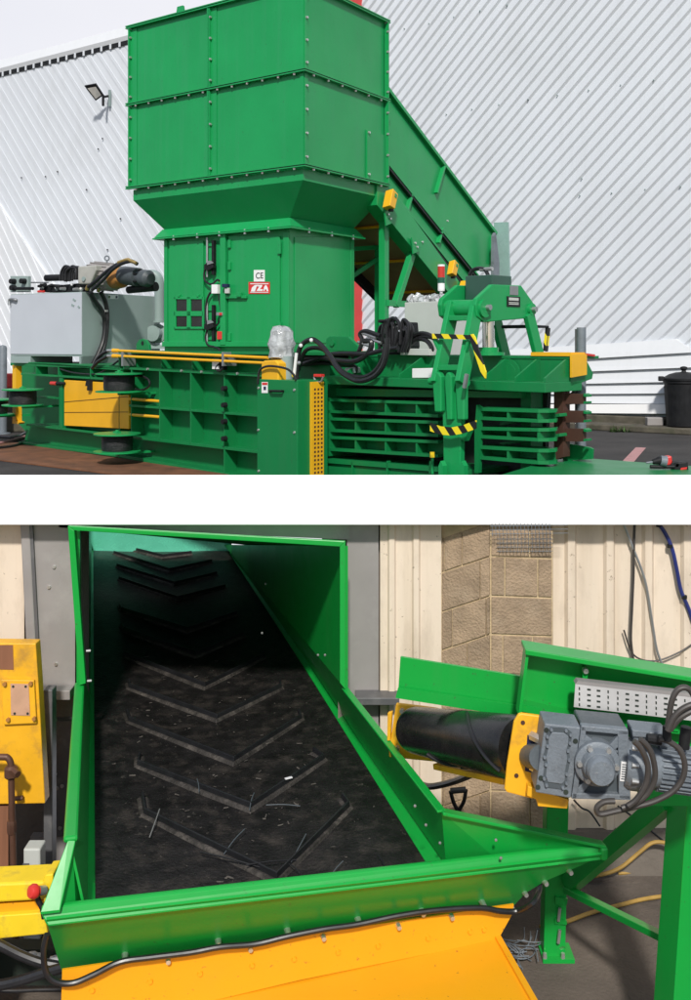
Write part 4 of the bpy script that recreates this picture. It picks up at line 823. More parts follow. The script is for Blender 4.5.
# legs
PIl = off(PI, -.02)
def leg(px, py, pl_, w=.09, name='leg'):
    c = hit(px, py, pl_); m_ = MB(); m_.prism([setz(c - vA * w / 2, 0), setz(c + vA * w / 2, 0), setz(c + vA * w / 2 + uA * w, 0), setz(c - vA * w / 2 + uA * w, 0)], (0, 0, c.z)); m_.build(name, G, iv, bevel=.004); return c
l1 = leg(387, 216, PIl, .10); l2 = leg(381.5, 222, off(PI, .55), .09); l3c = hit(387, 216, PIl) + uA * wI; 
m_ = MB(); m_.bar(hit(395, 306, PIl), hit(414, 247, PIl), .09, .09, -uA); m_.build('diagonal_strut', G, iv, bevel=.004)
m_ = MB(); m_.bar(setz(l1, zat(l1, 303)), setz(l1, zat(l1, 303)) + vA * 1.2 - UP * .0, .08, .08); m_.build('tie_bar', G, iv)
for (x0, y0), (x1, y1) in (((345, 249.5), (383, 247)), ((345, 281), (383, 255))): m_ = MB(); m_.bar(hit(x0, y0, off(PI, .75)), hit(x1, y1, off(PI, .55)), .05, .06); m_.build('cross_brace', G, iv)
for x, y in ((387.5, 217), (414.5, 245.5)):
    c = hit(x, y, off(PI, -.12)); m_ = MB(); m_.prism([c + vA * -.10 + UP * .10, c + vA * .12 + UP * .06, c + vA * .09 - UP * .07, c - UP * .12 - vA * .06], -uA * .02); go = m_.build('gusset', G, iv)
    for dv, dz in ((-.02, .03), (.03, -.02)): bolt(c + vA * dv + UP * dz - uA * .02, -uA, iv, .018, .02)
for x, y in ((384, 203), (447, 221), (422, 242)): bolt(hit(x, y, off(PI, -.10)), -uA, iv, .016, .02)
def stopbox(x0, y0, k):
    pl_ = off(PI, -.26); T_ = lambda L: [(x0 + x * k, y0 + y * k) for x, y in L]
    m_ = MB(); m_.prism(hits(T_([(9.3, 0), (14.4, 6), (11.2, 20.4), (6, 17)]), pl_), uA * .12 * k - UP * .02); s_ = m_.build('pull_switch', M['yellow'], iv, bevel=.008)
    m_ = MB(); m_.prism(hits(T_([(11.2, 4.6), (13.2, 6.6), (12.5, 10), (10.6, 8.2)]), off(pl_, -.003)), -uA * .004); m_.build('switch_window', G, s_)
    h2 = hit(*T_([(7, 18.5)])[0], off(pl_, .06)); m_ = MB(); m_.cyl(h2, h2 - UP * .06, .035, None, 10); m_.build('switch_gland', M['plastic'], s_)
stopbox(384, 188.4, 1.0); stopbox(447.6, 259.5, .80)
m_ = MB(); m_.prism(hits([(464, 287), (465.5, 281), (467, 280.5), (469, 287)], off(PI, -.2)), uA * .08); m_.build('warning_wedge', M['yellow'], iv)
m_ = MB(); m_.prism(hits([(494, 222.5), (508, 222), (510, 300), (491, 300)], Plane(hit(495, 260, PI) + vA * .15, -vA)), vA * .04); m_.build('end_sheet', M['pale'], iv)
m_ = MB(); m_.prism(hits([(493.5, 300), (494.2, 236), (496, 232.5), (499.5, 262), (499.5, 300)], off(PI, -.2)), uA * .05); m_.build('end_post', M['gear'], iv)
# ---------- control cabinet and beacon
PQ = off(PB, 1.35); q0, q1 = hit(404.5, 345, PQ), hit(449, 345, PQ)
cc_ = thing('control_cabinet', 'pale grey electrical cabinet wrapped in white plastic on top behind the hoses', 'cabinet', setz(q0, 0))
z0_, z1_ = 1.0, zat(q0, 302.5)
m_ = MB(); m_.prism([setz(q0, z0_), setz(q1, z0_), setz(q1 + vB * .4, z0_), setz(q0 + vB * .4, z0_)], (0, 0, z1_ - z0_)); m_.build('body', M['cab'], cc_, bevel=.008)
m_ = MB(); m_.prism([setz(q0 + vB * .02, 0), setz(q1 + vB * .02, 0), setz(q1 + vB * .38, 0), setz(q0 + vB * .38, 0)], (0, 0, z0_ - .002)); m_.build('pedestal', G, cc_)
m_ = MB(); rw = random.Random(9)
pts = [hit(410 + i * 4.2, 300 + (.8 if i % 2 else -1.2) + (3.0 if i == 4 else 0), off(PQ, .12)) for i in range(9)]; m_.tube(pts, .065, 9, 4); m_.v = [v + V((rw.uniform(-.012, .012), rw.uniform(-.02, .02), rw.uniform(-.016, .016))) for v in m_.v]; m_.build('plastic_wrap', M['wrap'], cc_)
bc_ = hit(441.3, 301, off(PQ, .2)); be = thing('signal_tower', 'small red and green signal tower standing on the grey cabinet', 'signal lamp', bc_)
zz = lambda y: zat(bc_, y)
for nm, ya, yb, r_, m2 in (('stem', 301, 290, .018, M['whitep']), ('foot', 291, 288, .04, M['whitep']), ('base', 290, 283.2, .042, M['whitep']), ('green_lens', 283.2, 277.5, .044, mat('green_lens', (.01, .10, .06), .2)), ('red_lens', 277.5, 266.5, .044, mat('red_lens', (.50, .03, .02), .2)), ('cap', 266.5, 264.6, .044, M['whitep'])):
    m_ = MB(); m_.cyl(setz(bc_, zz(ya)), setz(bc_, zz(yb)), r_, None, 18); m_.build(nm, m2, be)

# ---------- cordless drill on the tray
dc = flat(668, 470, zf); dr_ = thing('cordless_drill', 'red and black cordless drill lying on the green floor tray', 'drill', dc); K = .0090
def dp(x, y, h=0.0): p = flat(x, 470, zf); return V((p.x, p.y + .02, zf + (470.0 - y) * K + h * 0))
m_ = MB(); m_.cyl(dp(653.5, 462.5), dp(661, 461), .022, .04, 14); m_.build('chuck', M['plastic'], dr_)
m_ = MB(); m_.cyl(dp(647, 463.3), dp(654, 462.4), .008, .01, 8); m_.build('drill_bit', M['gear'], dr_)
m_ = MB(); m_.cyl(dp(661, 461), dp(667, 462), .045, .05, 14); m_.build('gearbox', M['gear'], dr_)
m_ = MB(); m_.prism([dp(666, 466), dp(667, 457.5), dp(673, 456.5), dp(673.5, 463), dp(671, 466)], (0, .09, 0)); m_.build('motor_housing', M['red'], dr_, bevel=.012)
m_ = MB(); m_.prism([dp(671, 466), dp(674, 461), dp(682, 463), dp(681, 468.5), dp(674, 469.5)], (0, .07, 0)); m_.build('handle', M['plastic'], dr_, bevel=.015)
m_ = MB(); m_.prism([dp(675, 472), dp(676, 463.5), dp(689, 462), dp(690, 471)], (0, .11, 0)); bt = m_.build('battery', M['plastic'], dr_, bevel=.01)
m_ = MB(); m_.prism([dp(681, 470.2), dp(682, 468.2), dp(688, 467.4), dp(687.5, 469.4)], (0, -.004, 0)); m_.build('battery_stripe', M['red'], bt)
m_ = MB(); m_.tube([dp(651, 467), dp(662, 467.2), dp(675, 467)], .016, smooth=False); m_.build('side_handle', M['plastic'], dr_)
# ================================================================== LOWER BAY
KK = 1.1
ZB = E - 2.41 * KK                       # belt level
ZF = E - 3.69                            # bay floor
aX = V((-.2457, .9693, 0)); bX = V((.9693, .2457, 0))
G2 = M['green2']
fl_ = MB(); fl_.prism([V((-80, -60, ZF)), V((80, -60, ZF)), V((80, 7.4, ZF)), V((-80, 7.4, ZF))], (0, 0, -.2)); tag(fl_.build('bay_floor', M['conc']), kind='structure')
WD = 7.0
PWL = Plane((0, WD, 0), (0, -1, 0))
def W(x, y, o_=0.0): return hit(x, y, off(PWL, -o_))
# back wall pieces either side of the conveyor mouth
bwl = thing('bay_wall', 'cream corrugated bay wall with steel sheets and grey plinth behind the feed conveyor', 'wall', V((0, WD, ZF)))
def wallbox(name, x0, x1, z0, z1, y0, y1, m, parent=bwl, bev=0.0):
    m_ = MB(); m_.prism([V((x0, y0, z0)), V((x1, y0, z0)), V((x1, y1, z0)), V((x0, y1, z0))], (0, 0, z1 - z0)); return m_.build(name, m, parent, bevel=bev)
X = lambda px, d=WD: (px - CX) / F * d
ZT_ = .42
wallbox('backing', -12, X(76) , ZF, ZT_ - .05, WD + .08, WD + .35, M['plinth']); wallbox('backing', X(338), 12, ZF, ZT_ - .05, WD + .08, WD + .35, M['plinth'])
def corrug(name, px0, px1, y_bot, period, rib_w, d, base, m=M['cream']):
    # vertical trapezoid sheet as one continuous profile
    x0, x1 = X(px0), X(px1); prof = [(x0, 0)]; x = x0 + period * .3
    while x + rib_w < x1:
        prof += [(x, 0), (x + rib_w * .22, d), (x + rib_w * .78, d), (x + rib_w, 0)]; x += period
    prof.append((x1, 0)); zb_ = E - (y_bot - H0) / F * WD
    pts = [V((a, WD - base - b, zb_)) for a, b in prof] + [V((x1, WD + .07, zb_)), V((x0, WD + .07, zb_))]
    m_ = MB(); m_.prism(pts, (0, 0, ZT_ - .045 - zb_)); return m_.build(name, m, bwl)
corrug('cream_sheet', 553, 1200, 828, .27, .085, .028, .0)
corrug('cream_sheet', 380, 441, 830, .17, .06, .018, .03)
corrug('cream_sheet', -200, 24, 700, .30, .09, .022, .0)
wallbox('plinth', X(553), 9, ZF, E - (828 - H0) / F * WD - .003, WD - .05, WD + .07, M['plinth'])
wallbox('plinth', X(380), X(553), ZF, E - (830 - H0) / F * WD - .003, WD - .03, WD + .07, M['plinth'])
wallbox('steel_sheet', X(347), X(378.5), ZF + .6, ZT_ - .05, WD - .015, WD + .07, M['sheet'])
wallbox('angle_ledge', X(355), X(398), E - (696 - H0) / F * WD, E - (689 - H0) / F * WD, WD - .18, WD - .016, M['sheetd'], bev=.004)
wallbox('steel_sheet', X(33), X(76), E - (690 - H0) / F * WD, ZT_ - .05, WD - .03, WD + .07, M['sheet'])
wallbox('angle_ledge', X(38), X(76), E - (692 - H0) / F * WD, E - (683 - H0) / F * WD, WD - .16, WD - .032, M['sheet'], bev=.004)
wallbox('steel_sheet', X(46), X(76), E - (836 - H0) / F * WD, E - (721 - H0) / F * WD, WD + .0, WD + .07, M['sheetd'])
wallbox('pale_panel', X(30), X(76), ZF, E - (837 - H0) / F * WD, WD + .0, WD + .07, M['sheet'])
m_ = MB(); m_.prism([W(19.5, 520, .06), W(29, 520, .06), W(38, 690, .06), W(28, 690, .06)], (0, .10, 0)); m_.build('channel', M['sheet'], bwl, bevel=.01)
m_ = MB(); m_.bar(W(30.5, 520, .04), W(39.5, 690, .04), .03, .03, (0, 1, 0)); m_.build('cover_strip', M['sheetd'], bwl)
for x, y in ((49, 587), (54, 567), (56, 664), (55, 720), (55, 774), (57, 788), (62, 786), (60, 828)):
    h_ = W(x, y, .03); bolt(h_, (0, -1, 0), bwl, .014, .012)
# block pier
pier = thing('block_pier', 'brown blockwork pier with pale mortar joints between two cream wall sheets', 'pier', V((X(495), WD, ZF)))
cx0, cx1, cx2 = 441, 490.5, 553
PFp = off(PWL, -.14)
c0, c1, c2 = W(cx0, 700, .0), hit(cx1, 700, PFp), hit(cx2, 700, PFp)
m_ = MB(); m_.prism([setz(V((c0.x, WD - .0, 0)), ZF), setz(V((c1.x, WD - .134, 0)), ZF), setz(V((c2.x, WD - .134, 0)), ZF), setz(V((c2.x, WD + .07, 0)), ZF), setz(V((c0.x, WD + .07, 0)), ZF)], (0, 0, ZT_ - .048 - ZF)); m_.build('mortar', M['mortar'], pier)
nl = (c1 - c0); nl.z = 0; PLf = Plane(V((c0.x, WD - .006, 0)), V((nl.y, -nl.x, 0)))
def blk(pts, pl_):
    m_ = MB(); m_.prism(hits(pts, off(pl_, -.005)), -pl_.n * .05); m_.build('block', M['block'], pier, bevel=.003)
def yl_(x, y490): return y490 + (cx1 - x) * .33       # left face courses fall towards the left
def yr_(x, y490): return y490 + (x - cx1) * .035
tops = [488.0, 521.5, 556.5, 596.0, 634.5, 674, 713, 752, 791, 830, 868]
sp = [(458, 475), (444, 462), (480,), (452, 486), (467,), (448, 482)]
sr = [(507, 541), (530,), (505, 538), (), (503, 533), (), (503, 536)]
for i in range(1, len(tops) - 1):
    if tops[i] < 515: continue
    xs = [cx0 + .6] + [x for x in sp[i % 6]] + [cx1 - .6]
    for a_, b_ in zip(xs[:-1], xs[1:]): blk([(a_ + .5, yl_(a_, tops[i]) + 1), (b_ - .5, yl_(b_, tops[i]) + 1), (b_ - .5, yl_(b_, tops[i + 1]) - 1), (a_ + .5, yl_(a_, tops[i + 1]) - 1)], PLf)
    xs = [cx1 + .6] + [x for x in sr[i % 7]] + [cx2 - .4]
    for a_, b_ in zip(xs[:-1], xs[1:]): blk([(a_ + .7, yr_(a_, tops[i]) + 1.2), (b_ - .7, yr_(b_, tops[i]) + 1.2), (b_ - .7, yr_(b_, tops[i + 1]) - 1.2), (a_ + .7, yr_(a_, tops[i + 1]) - 1.2)], PFp)
# wire mesh over the pier top
ms = MB(); PM_ = off(PFp, -.10)
for i in range(17): x = 492 + i * 3.6; ms.tube([hit(x, 523, PM_), hit(x + .5, 536, PM_)] + ([hit(x + .8, 553, off(PFp, -.03))] if x > 497 else []), .0022, 4, 1, False)
for y in (526, 530, 534): ms.tube([hit(490, y, PM_), hit(568 if y < 536 else 553, y - 1, PM_)], .0022, 4, 1, False)
for y in (539, 543, 547, 551): ms.tube([hit(497, y, off(PFp, -.06)), hit(553, y, off(PFp, -.06))], .0022, 4, 1, False)
o_ = ms.build('wire_mesh', M['gear'], origin=hit(520, 536, PM_)); tag(o_, 'small square wire mesh fixed over the top of the brown block pier', 'wire mesh')
for k, (pts, r, m, nm, lb) in enumerate([([(655, 520), (664, 531), (672, 548), (677, 570), (681, 590), (690, 612), (699, 640)], .014, M['blue'], 'wall_cable', 'tied blue cable curving down the cream wall at the right edge'),
        ([(635, 519), (634, 545), (633.5, 575), (632, 610), (631, 640), (634, 664)], .010, M['cable'], 'wall_cable', 'grey cable hanging straight down the cream wall above the cable tray'),
        ([(622, 519), (632, 545), (645, 580), (652, 620), (657, 650), (664, 668)], .009, M['steel'], 'wall_cable', 'pale grey cable slanting down the cream wall left of the blue one'),
        ([(624, 630), (634, 655), (655, 661), (680, 652), (698, 640)], .006, M['cable'], 'wall_cable', 'thin grey wire sagging low across the cream wall')]):
    m_ = MB(); m_.tube([W(x, y, .045) for x, y in pts], r, 8); tag(m_.build(nm, m, origin=W(*pts[2])), lb, 'cable')
    if k == 0:
        o0 = bpy.data.objects['wall_cable']
        for x, y in ((659, 525), (670, 546), (684.5, 597)):
            t_ = MB(); h_ = W(x, y, .045); t_.cyl(h_ + UP * .012, h_ - UP * .012, .02, None, 8)
            t_.v = [v - V(o0.location) for v in t_.v]; q_ = t_.build('cable_tie', M['plastic']); q_.parent = o0

# ------------------------------------------------------------------ feed conveyor
fc = thing('feed_conveyor', 'bright green feed conveyor with black chevron belt and flared lip over yellow apron', 'conveyor', V((-.6, 5.2, ZF)))
def bl_(x, y, dz=0.0): return flat(x, y, ZB + dz)
m_ = MB(); bp = [bl_(95, 914), bl_(441, 883), bl_(229.5, 551), bl_(93, 545)]
# subdivided belt, slightly sagging
m_ = MB(); nu, nv = 12, 40
top = []
for j in range(nv + 1):
    for i in range(nu + 1):
        p = bp[0].lerp(bp[1], i / nu).lerp(bp[3].lerp(bp[2], i / nu), j / nv); top.append(p - UP * .02 * math.sin(math.pi * i / nu))
m_.v += top
for j in range(nv):
    for i in range(nu): b = j * (nu + 1) + i; m_.face([b, b + 1, b + nu + 2, b + nu + 1], True)
m_.build('belt', M['belt'], fc)
m_ = MB(); m_.prism([bp[0] + aX * .45 - UP * .05, bp[1] + aX * .45 - UP * .05, bp[2] - UP * .05, bp[3] - UP * .05], (0, 0, -.06)); m_.build('belt_bed', M['sheetd'], fc)
chev = [[(142.6, 799), (145, 815), (276.7, 880), (348.3, 808), (342.6, 799.4)], [(139.6, 758), (138, 766), (250.4, 809), (323.5, 760), (313.5, 753)], [(127, 714), (129.6, 722), (233.7, 762.7), (300.6, 719.7), (299, 714)],
        [(129, 684), (129.6, 688.6), (217, 719.7), (280.5, 688.7), (280, 684)], [(125, 656.5), (205, 687.7), (263, 658)], [(122, 627), (124, 631), (196.5, 656.5), (243, 636)], [(120, 607), (121.6, 611), (188, 631.5), (236.5, 615)],
        [(119, 580), (178, 600), (225, 588)], [(117, 567), (175, 585), (216.5, 575)], [(114, 554), (170, 571.6), (211.5, 562.6)], [(131.6, 550), (163, 557.6), (191.5, 554)]]
for k, c_ in enumerate(chev):
    P = [bl_(x, y, -.012) for x, y in c_]; m_ = MB()
    wd_ = .046
    L_, R_ = [], []
    for i in range(len(P)):
        d = (P[min(i + 1, len(P) - 1)] - P[max(i - 1, 0)]); d.z = 0; d.normalize(); n_ = V((-d.y, d.x, 0)); L_.append(P[i] + n_ * wd_); R_.append(P[i] - n_ * wd_)
    h = .012
    secs = [[L_[i] - UP * .01, R_[i] - UP * .01, R_[i].lerp(L_[i], .22) + UP * h, L_[i].lerp(R_[i], .22) + UP * h] for i in range(len(P))]
    m_.ring_loft(secs, True, False); ck = m_.build('cleat', M['cleat'], fc, bevel=.004)
    r_ = MB(); wr = .012
    L2_, R2_ = [], []
    for i in range(len(P)):
        d = (P[min(i + 1, len(P) - 1)] - P[max(i - 1, 0)]); d.z = 0; d.normalize(); n_ = V((-d.y, d.x, 0)); L2_.append(P[i] + n_ * wr); R2_.append(P[i] - n_ * wr)
    r_.ring_loft([[L2_[i] + UP * (h - .004), R2_[i] + UP * (h - .004), R2_[i].lerp(L2_[i], .2) + UP * (h + .03), L2_[i].lerp(R2_[i], .2) + UP * (h + .03)] for i in range(len(P))], True, False); r_.build('ridge', M['black'], ck, bevel=.004)
# wire bits lying on the belt
for k, ((x0, y0), (x1, y1), r, lb) in enumerate([((159.5, 809), (149.5, 837), .0035, 'short wire offcut stuck upright at the left tip of the nearest chevron'), ((244.5, 829), (224, 854), .003, 'bent wire offcut standing near the middle of the belt'), ((306, 834), (291, 862), .003, 'wire offcut standing right of the nearest chevron point'), ((343, 861), (328, 881), .003, 'wire offcut lying beside the front lip at the right of the belt'),
        ((197, 779), (199, 792), .003, 'tiny wire offcut lying on the second chevron'), ((254, 793), (249.5, 810), .003, 'wire offcut standing at the second chevron point'), ((266, 805), (300, 806), .003, 'straight wire offcut lying right of the second chevron point'), ((246, 865), (296, 860), .004, 'longest wire offcut crossing the nearest chevron near its point'), ((289, 864), (300, 874), .003, 'crooked wire offcut at the nearest chevron point'),
        ((200, 852), (262, 868), .0045, 'dark strand lying along the left arm of the nearest chevron'), ((378, 855), (386, 870), .004, 'dark scrap of strap lying near the right corner of the belt')]):
    m_ = MB(); a, b = bl_(x0, y0, .03), bl_(x1, y1, .012); mid = a.lerp(b, .5) + V((.003 * (-1) ** k, 0, .006)); m_.tube([a, mid, b], r, 6, 4)
    tag(m_.build('wire_offcut', [M['rivet'], M['geard'], M['plastic']][0 if k < 1 else 1 if k < 7 else 2], origin=b), lb, 'wire offcut')
m_ = MB(); a = bl_(288.5, 778, .03); m_.box(a, (.02, .012, 0), (-.004, .006, 0), (0, 0, .003)); tag(m_.build('white_scrap', M['whitep'], origin=a), 'tiny white scrap lying on the right arm of the second chevron', 'scrap')
rdb = random.Random(8); db = MB()
for i in range(360):
    x = rdb.uniform(100, 425); y = rdb.uniform(640, 908 - (x - 95) * .088)
    if x > 303 + (y - 665) / 1.6 - 6: continue
    p = bl_(x, y, -.008); r_ = .0015 + .006 * rdb.random() ** 2.5; a = rdb.uniform(0, 6.28); e1 = V((math.cos(a), math.sin(a), rdb.uniform(-.2, .2))) * r_ * rdb.uniform(1, 3.5); e2 = V((-math.sin(a), math.cos(a), 0)) * r_ * .6
    db.prism([p - e1 - e2, p + e1 - e2 * .4, p + e1 * .7 + e2, p - e1 * .8 + e2], (0, 0, r_ * .7))
tag(db.build('belt_debris', mat('grey_brown_crumbs', (.085, .075, .065), .9, var=.6, scale=30), origin=bl_(250, 800)), 'fine grey brown crumbs and dust scattered over the black belt', 'debris', kind='stuff')
# skirts
ZK = ZB + .05
skn = flat(306.5, 664, ZK); skn2 = flat(446, 865, ZK)
def plank(name, pts, ext, m=G2, parent=fc, bev=.0):
    m_ = MB(); m_.prism(pts, ext); return m_.build(name, m, parent, bevel=bev)
plank('skirt', [bl_(303, 665, .004), bl_(431, 870, .004), flat(448, 868, ZK) + bX * .05, skn + bX * .05], (0, 0, -.012))
# wall planes: vertical faces through the trough top edges
tR1 = at(345, 688.5, 6.6); dR = (tR1 - E * UP); 
ZTOP = tR1.z
rT = lambda x, y: flat(x, y, ZTOP)
skn = flat(306.5, 664, ZK); skn2 = flat(446, 865, ZK); skf = flat(231.5, 545.5, ZK); kf = (skn2 - skn); footR = skn + kf * ((6.6 - skn.y) / kf.y)
def lerp_line(p, q, t): return p.lerp(q, t)
# right trough side: sloping plate between skirt foot line and top edge
fR0, fR1 = skf, skn2
tRf, tRn = rT(223.8, 520.5), rT(441.7, 811.5)
footn = flat(478, 864, ZK - .0)
plank('trough_side', [footR, skn2, rT(441.7, 811.5), rT(345, 688.5)], bX * .012)
m_ = MB(); m_.bar(rT(345, 688.5), rT(441.7, 811.5), .045, .012, UP); m_.build('top_edge', G2, fc, bevel=.004)
# hood (tunnel) right wall, left wall, roof, rim and lit end
hR0 = at(345, 543, 6.6); zRim = hR0.z
def cz(p, z): return setz(p, z)
fRt = rT(223.8, 520.5); ZRR = zRim - .02
plank('hood_side', [footR, cz(tR1, ZTOP), cz(tR1, ZRR), cz(fRt, ZRR - .1985 * (fRt.y - tR1.y)), cz(skf, ZK)], bX * .02)
plank('skirt', [bl_(229.5, 553, .004), bl_(303, 665, .004), skn + bX * .05, skf + bX * .06], (0, 0, -.012))
lB0, lB1 = flat(95, 905, ZB + .004), flat(93, 545, ZB + .004)
lS0, lS1 = flat(87.5, 905, ZK), flat(91.5, 545, ZK)
lTn, lTr, lTf = flat(70.5, 840, ZTOP), flat(79.5, 684, ZTOP), flat(85.4, 520.5, ZTOP)
plank('skirt', [lB0, lB1, lS1 - bX * .07, lS0 - bX * .06], (0, 0, -.012)); kl = lS1 - lS0; footL = lS0 + kl * ((6.66 - lS0.y) / kl.y)
lw = (lS1 - lS0).normalized()
plank('trough_side', [lS0 - lw * .1, footL, lTr, lTn], -bX * .012)
hL0 = at(67.5, 527, 6.66); ZRL = hL0.z - .02
plank('hood_side', [footL, lTr, cz(lTr, ZRL), cz(lTf, ZRL - .183 * (lTf.y - lTr.y)), lS1], -bX * .02)
m_ = MB(); m_.bar(lTr, lTn, .065, .03, UP); m_.build('top_edge', G2, fc, bevel=.012)
end0, end1 = cz(lTf, 0), cz(fRt, 0)
plank('hood_end', m=M['mint'], ext=aX * .03, pts=[cz(lTf - bX * .1, ZB - .2), cz(fRt + bX * .1, ZB - .2), cz(fRt + bX * .1, -.14), cz(lTf - bX * .1, -.14)])
q0, q1 = lTr.lerp(lTf, .08), tR1.lerp(fRt, .08); m0, m1 = lTr.lerp(lTf, .70), tR1.lerp(fRt, .70)
plank('hood_roof', [cz(lTr, ZRL), cz(tR1, ZRR), cz(m1, ZRR - .1985 * (m1.y - tR1.y)), cz(m0, ZRL - .183 * (m0.y - lTr.y))], (0, 0, .012))
# wall strip over the mouth
m_ = MB(); m_.prism([V((X(60), WD - .03, ZRL - .04)), V((X(350), WD - .03, ZRR - .03)), V((X(350), WD - .03, ZT_ - .05)), V((X(60), WD - .03, ZT_ - .05))], (0, .2, 0)); m_.build('steel_sheet', M['sheet'], bwl)
# rim round the mouth
rim = [at(67.5, 526, 6.60), at(345.5, 541.5, 6.56), at(345.5, 690, 6.56), at(339.8, 683, 6.56), at(339.8, 546.8, 6.56), at(74, 530.5, 6.60), at(85.5, 683.5, 6.60), at(79, 685.5, 6.60)]
m_ = MB(); m_.prism([rim[0], rim[1], rim[4], rim[5]], (0, .035, 0)); m_.build('hood_rim', G2, fc, bevel=.004)
m_ = MB(); m_.prism([rim[1], rim[2], rim[3], rim[4]], (0, .035, 0)); m_.build('hood_rim', G2, fc, bevel=.004)
m_ = MB(); m_.prism([rim[0], rim[5], rim[6], rim[7]], (0, .035, 0)); m_.build('hood_rim', G2, fc, bevel=.004)
m_ = MB(); m_.prism([at(339.8, 546, 6.58), at(345, 546, 6.58), at(345, 690, 6.58), at(316, 655, 6.9), at(332, 600, 6.9)], (.012, 0, 0)); 
for x, y, D_ in ((265.5, 584, 7.9), (262, 633, 7.5), (318, 655, 6.75), (325, 655, 6.7)):
    h_ = at(x, y, D_); m_ = MB(); m_.ball(h_, .009, 2, 8, 5); m_.build('rivet', M['rivet'], fc)
for x, y in ((86, 651), (87, 681), (72, 883), (68.5, 894)):
    h_ = at(x, y, 5.9 if y < 700 else 4.65); m_ = MB(); m_.cyl(h_, h_ + bX * .025, .008, None, 8); m_.build('stud', M['rivet'], fc)
# lip
ZL = ZB + .15
lip0, lip1 = flat(40, 912, ZL), flat(606.5, 847.5, ZL)
dL = (lip1 - lip0).normalized(); nL = V((dL.y, -dL.x, 0)); PLp = Plane(lip0, nL)
LH = .062
m_ = MB(); tl_ = -nL * .036; m_.hexa([lip0 + tl_, lip1 + tl_, lip1 - UP * LH, lip0 + dL * .03 - UP * LH * 1.15, lip0 + dL * .006 - UP * .03 + tl_ * .4], [lip0 + tl_ - nL * .03, lip1 + tl_ - nL * .03, lip1 - UP * LH - nL * .03, lip0 + dL * .03 - UP * LH * 1.15 - nL * .03, lip0 + dL * .006 - UP * .03 + tl_ * .4 - nL * .03]); m_.build('lip', G2, fc, bevel=.010)
Pf = Plane(lip0 + nL * -.012 - UP * LH * .9, nL * .80 - UP * .60)
fp = [(46, 920), (606, 854), (569, 871), (544.5, 881.5), (526, 893), (512.5, 907), (360, 930), (180, 957), (63, 976)]
m_ = MB(); m_.prism(hits(fp, Pf), -Pf.n * .012); m_.build('front_panel', G2, fc)
for x, y in ((569, 870.5), (544.5, 881.5), (524.5, 892.5), (511, 906)): bolt(hit(x, y, Pf), nL, fc, .014, .03)
# wings
wl = [flat(67.5, 840, ZTOP), flat(75.5, 840, ZTOP), lip0 + dL * .085, lip0 - dL * .0]
m_ = MB(); m_.prism(wl, (0, 0, -.014)); m_.build('wing_flange', G2, fc, bevel=.004)
w_in = [flat(75, 840, ZTOP - .008), flat(87, 843, ZK + .02), flat(86, 904, ZK + .01), lip0 + dL * .16 - nL * .09 - UP * .06, lip0 + dL * .082 - nL * .02 - UP * .008]
m_ = MB(); m_.prism(w_in, -bX * .012); m_.build('wing', G2, fc)
rw0, rw1 = rT(441.7, 811.5), lip1 - nL * .03
m_ = MB(); m_.prism([rw0, rw1, rw1 - UP * .03 - nL * .02, flat(500, 862, ZK + .03), flat(480, 866, ZK), flat(446, 865, ZK)], bX * .012); m_.build('wing', G2, fc)
m_ = MB(); m_.box(lip1 - dL * .012 - UP * .030 - nL * .035, dL * .02, nL * .045, UP * .034); m_.build('lip_end', G2, fc, bevel=.014)
m_ = MB(); m_.bar(rw0, rw1 + UP * .0, .06, .016, UP); m_.build('wing_flange', G2, fc, bevel=.004)
for x, y in ((426, 825), (440, 843), (415, 806), (496, 840), (501, 858)):
    h_ = at(x, y, 4.95 if x < 450 else 4.85); m_ = MB(); m_.ball(h_, .008, 3, 8, 5); m_.build('rivet', M['rivet'], fc)
# apron
Pa = off(PLp, .19)
ap0 = hits([(62, 970), (514, 904.5), (512.5, 914), (498, 940), (420, 955.5), (300, 980), (207, 1002), (60, 1040)], Pa)
m_ = MB(); m_.prism(ap0, -nL * .012); m_.build('apron_back', M['yellow2'], fc)
q0, q1 = hit(60, 1034, Pa) - nL * .012, hit(498, 938.6, Pa) - nL * .012
tray = [q0, q1, q1 + nL * 1.2 - UP * .06, q0 + nL * 1.2 - UP * .06]
m_ = MB(); m_.prism(tray, (0, 0, -.014)); m_.build('apron_tray', M['yellow2'], fc)
m_ = MB(); m_.bar(q1 + UP * .0, q1 + nL * 1.2 - UP * .06, .03, .03, UP); m_.build('apron_edge', M['yellow2'], fc)
m_ = MB(); b0, b1 = q0 - UP * .10, q1 - UP * .10; m_.prism([b0 - nL * .02, b1 - dL * .05 - nL * .02, b1 - dL * .05 + nL * .55, b0 + nL * .55], (0, 0, ZF - b1.z)); m_.build('conveyor_base', M['sheetd'], fc)
rndb = random.Random(4)
for x in (92, 150, 200, 252, 294, 338, 378, 428, 470, 484):
    y = 996 - (x - 92) * .155 - 6; h_ = hit(x, y, Pa); bolt(h_, nL, fc, .014, .010, M['yellow2'])
for x, y in ((125, 957), (218, 943), (287, 932.5), (357.5, 921.5), (421, 913), (481.5, 904.5)):
    for dy in (-3.5, 3.5): m_ = MB(); h_ = hit(x, y + dy, Pf); m_.cyl(h_ + nL * .0, h_ + nL * .05, .016, .012, 8); m_.build('cable_clip', M['bolt'], fc)
for x, y in ((168, 959), (250, 947), (323, 936), (398, 925), (451, 915.5)): h_ = hit(x, y, Pa); bolt(h_, nL, fc, .014, .03)
m_ = MB(); Pk = off(PLp, .135)
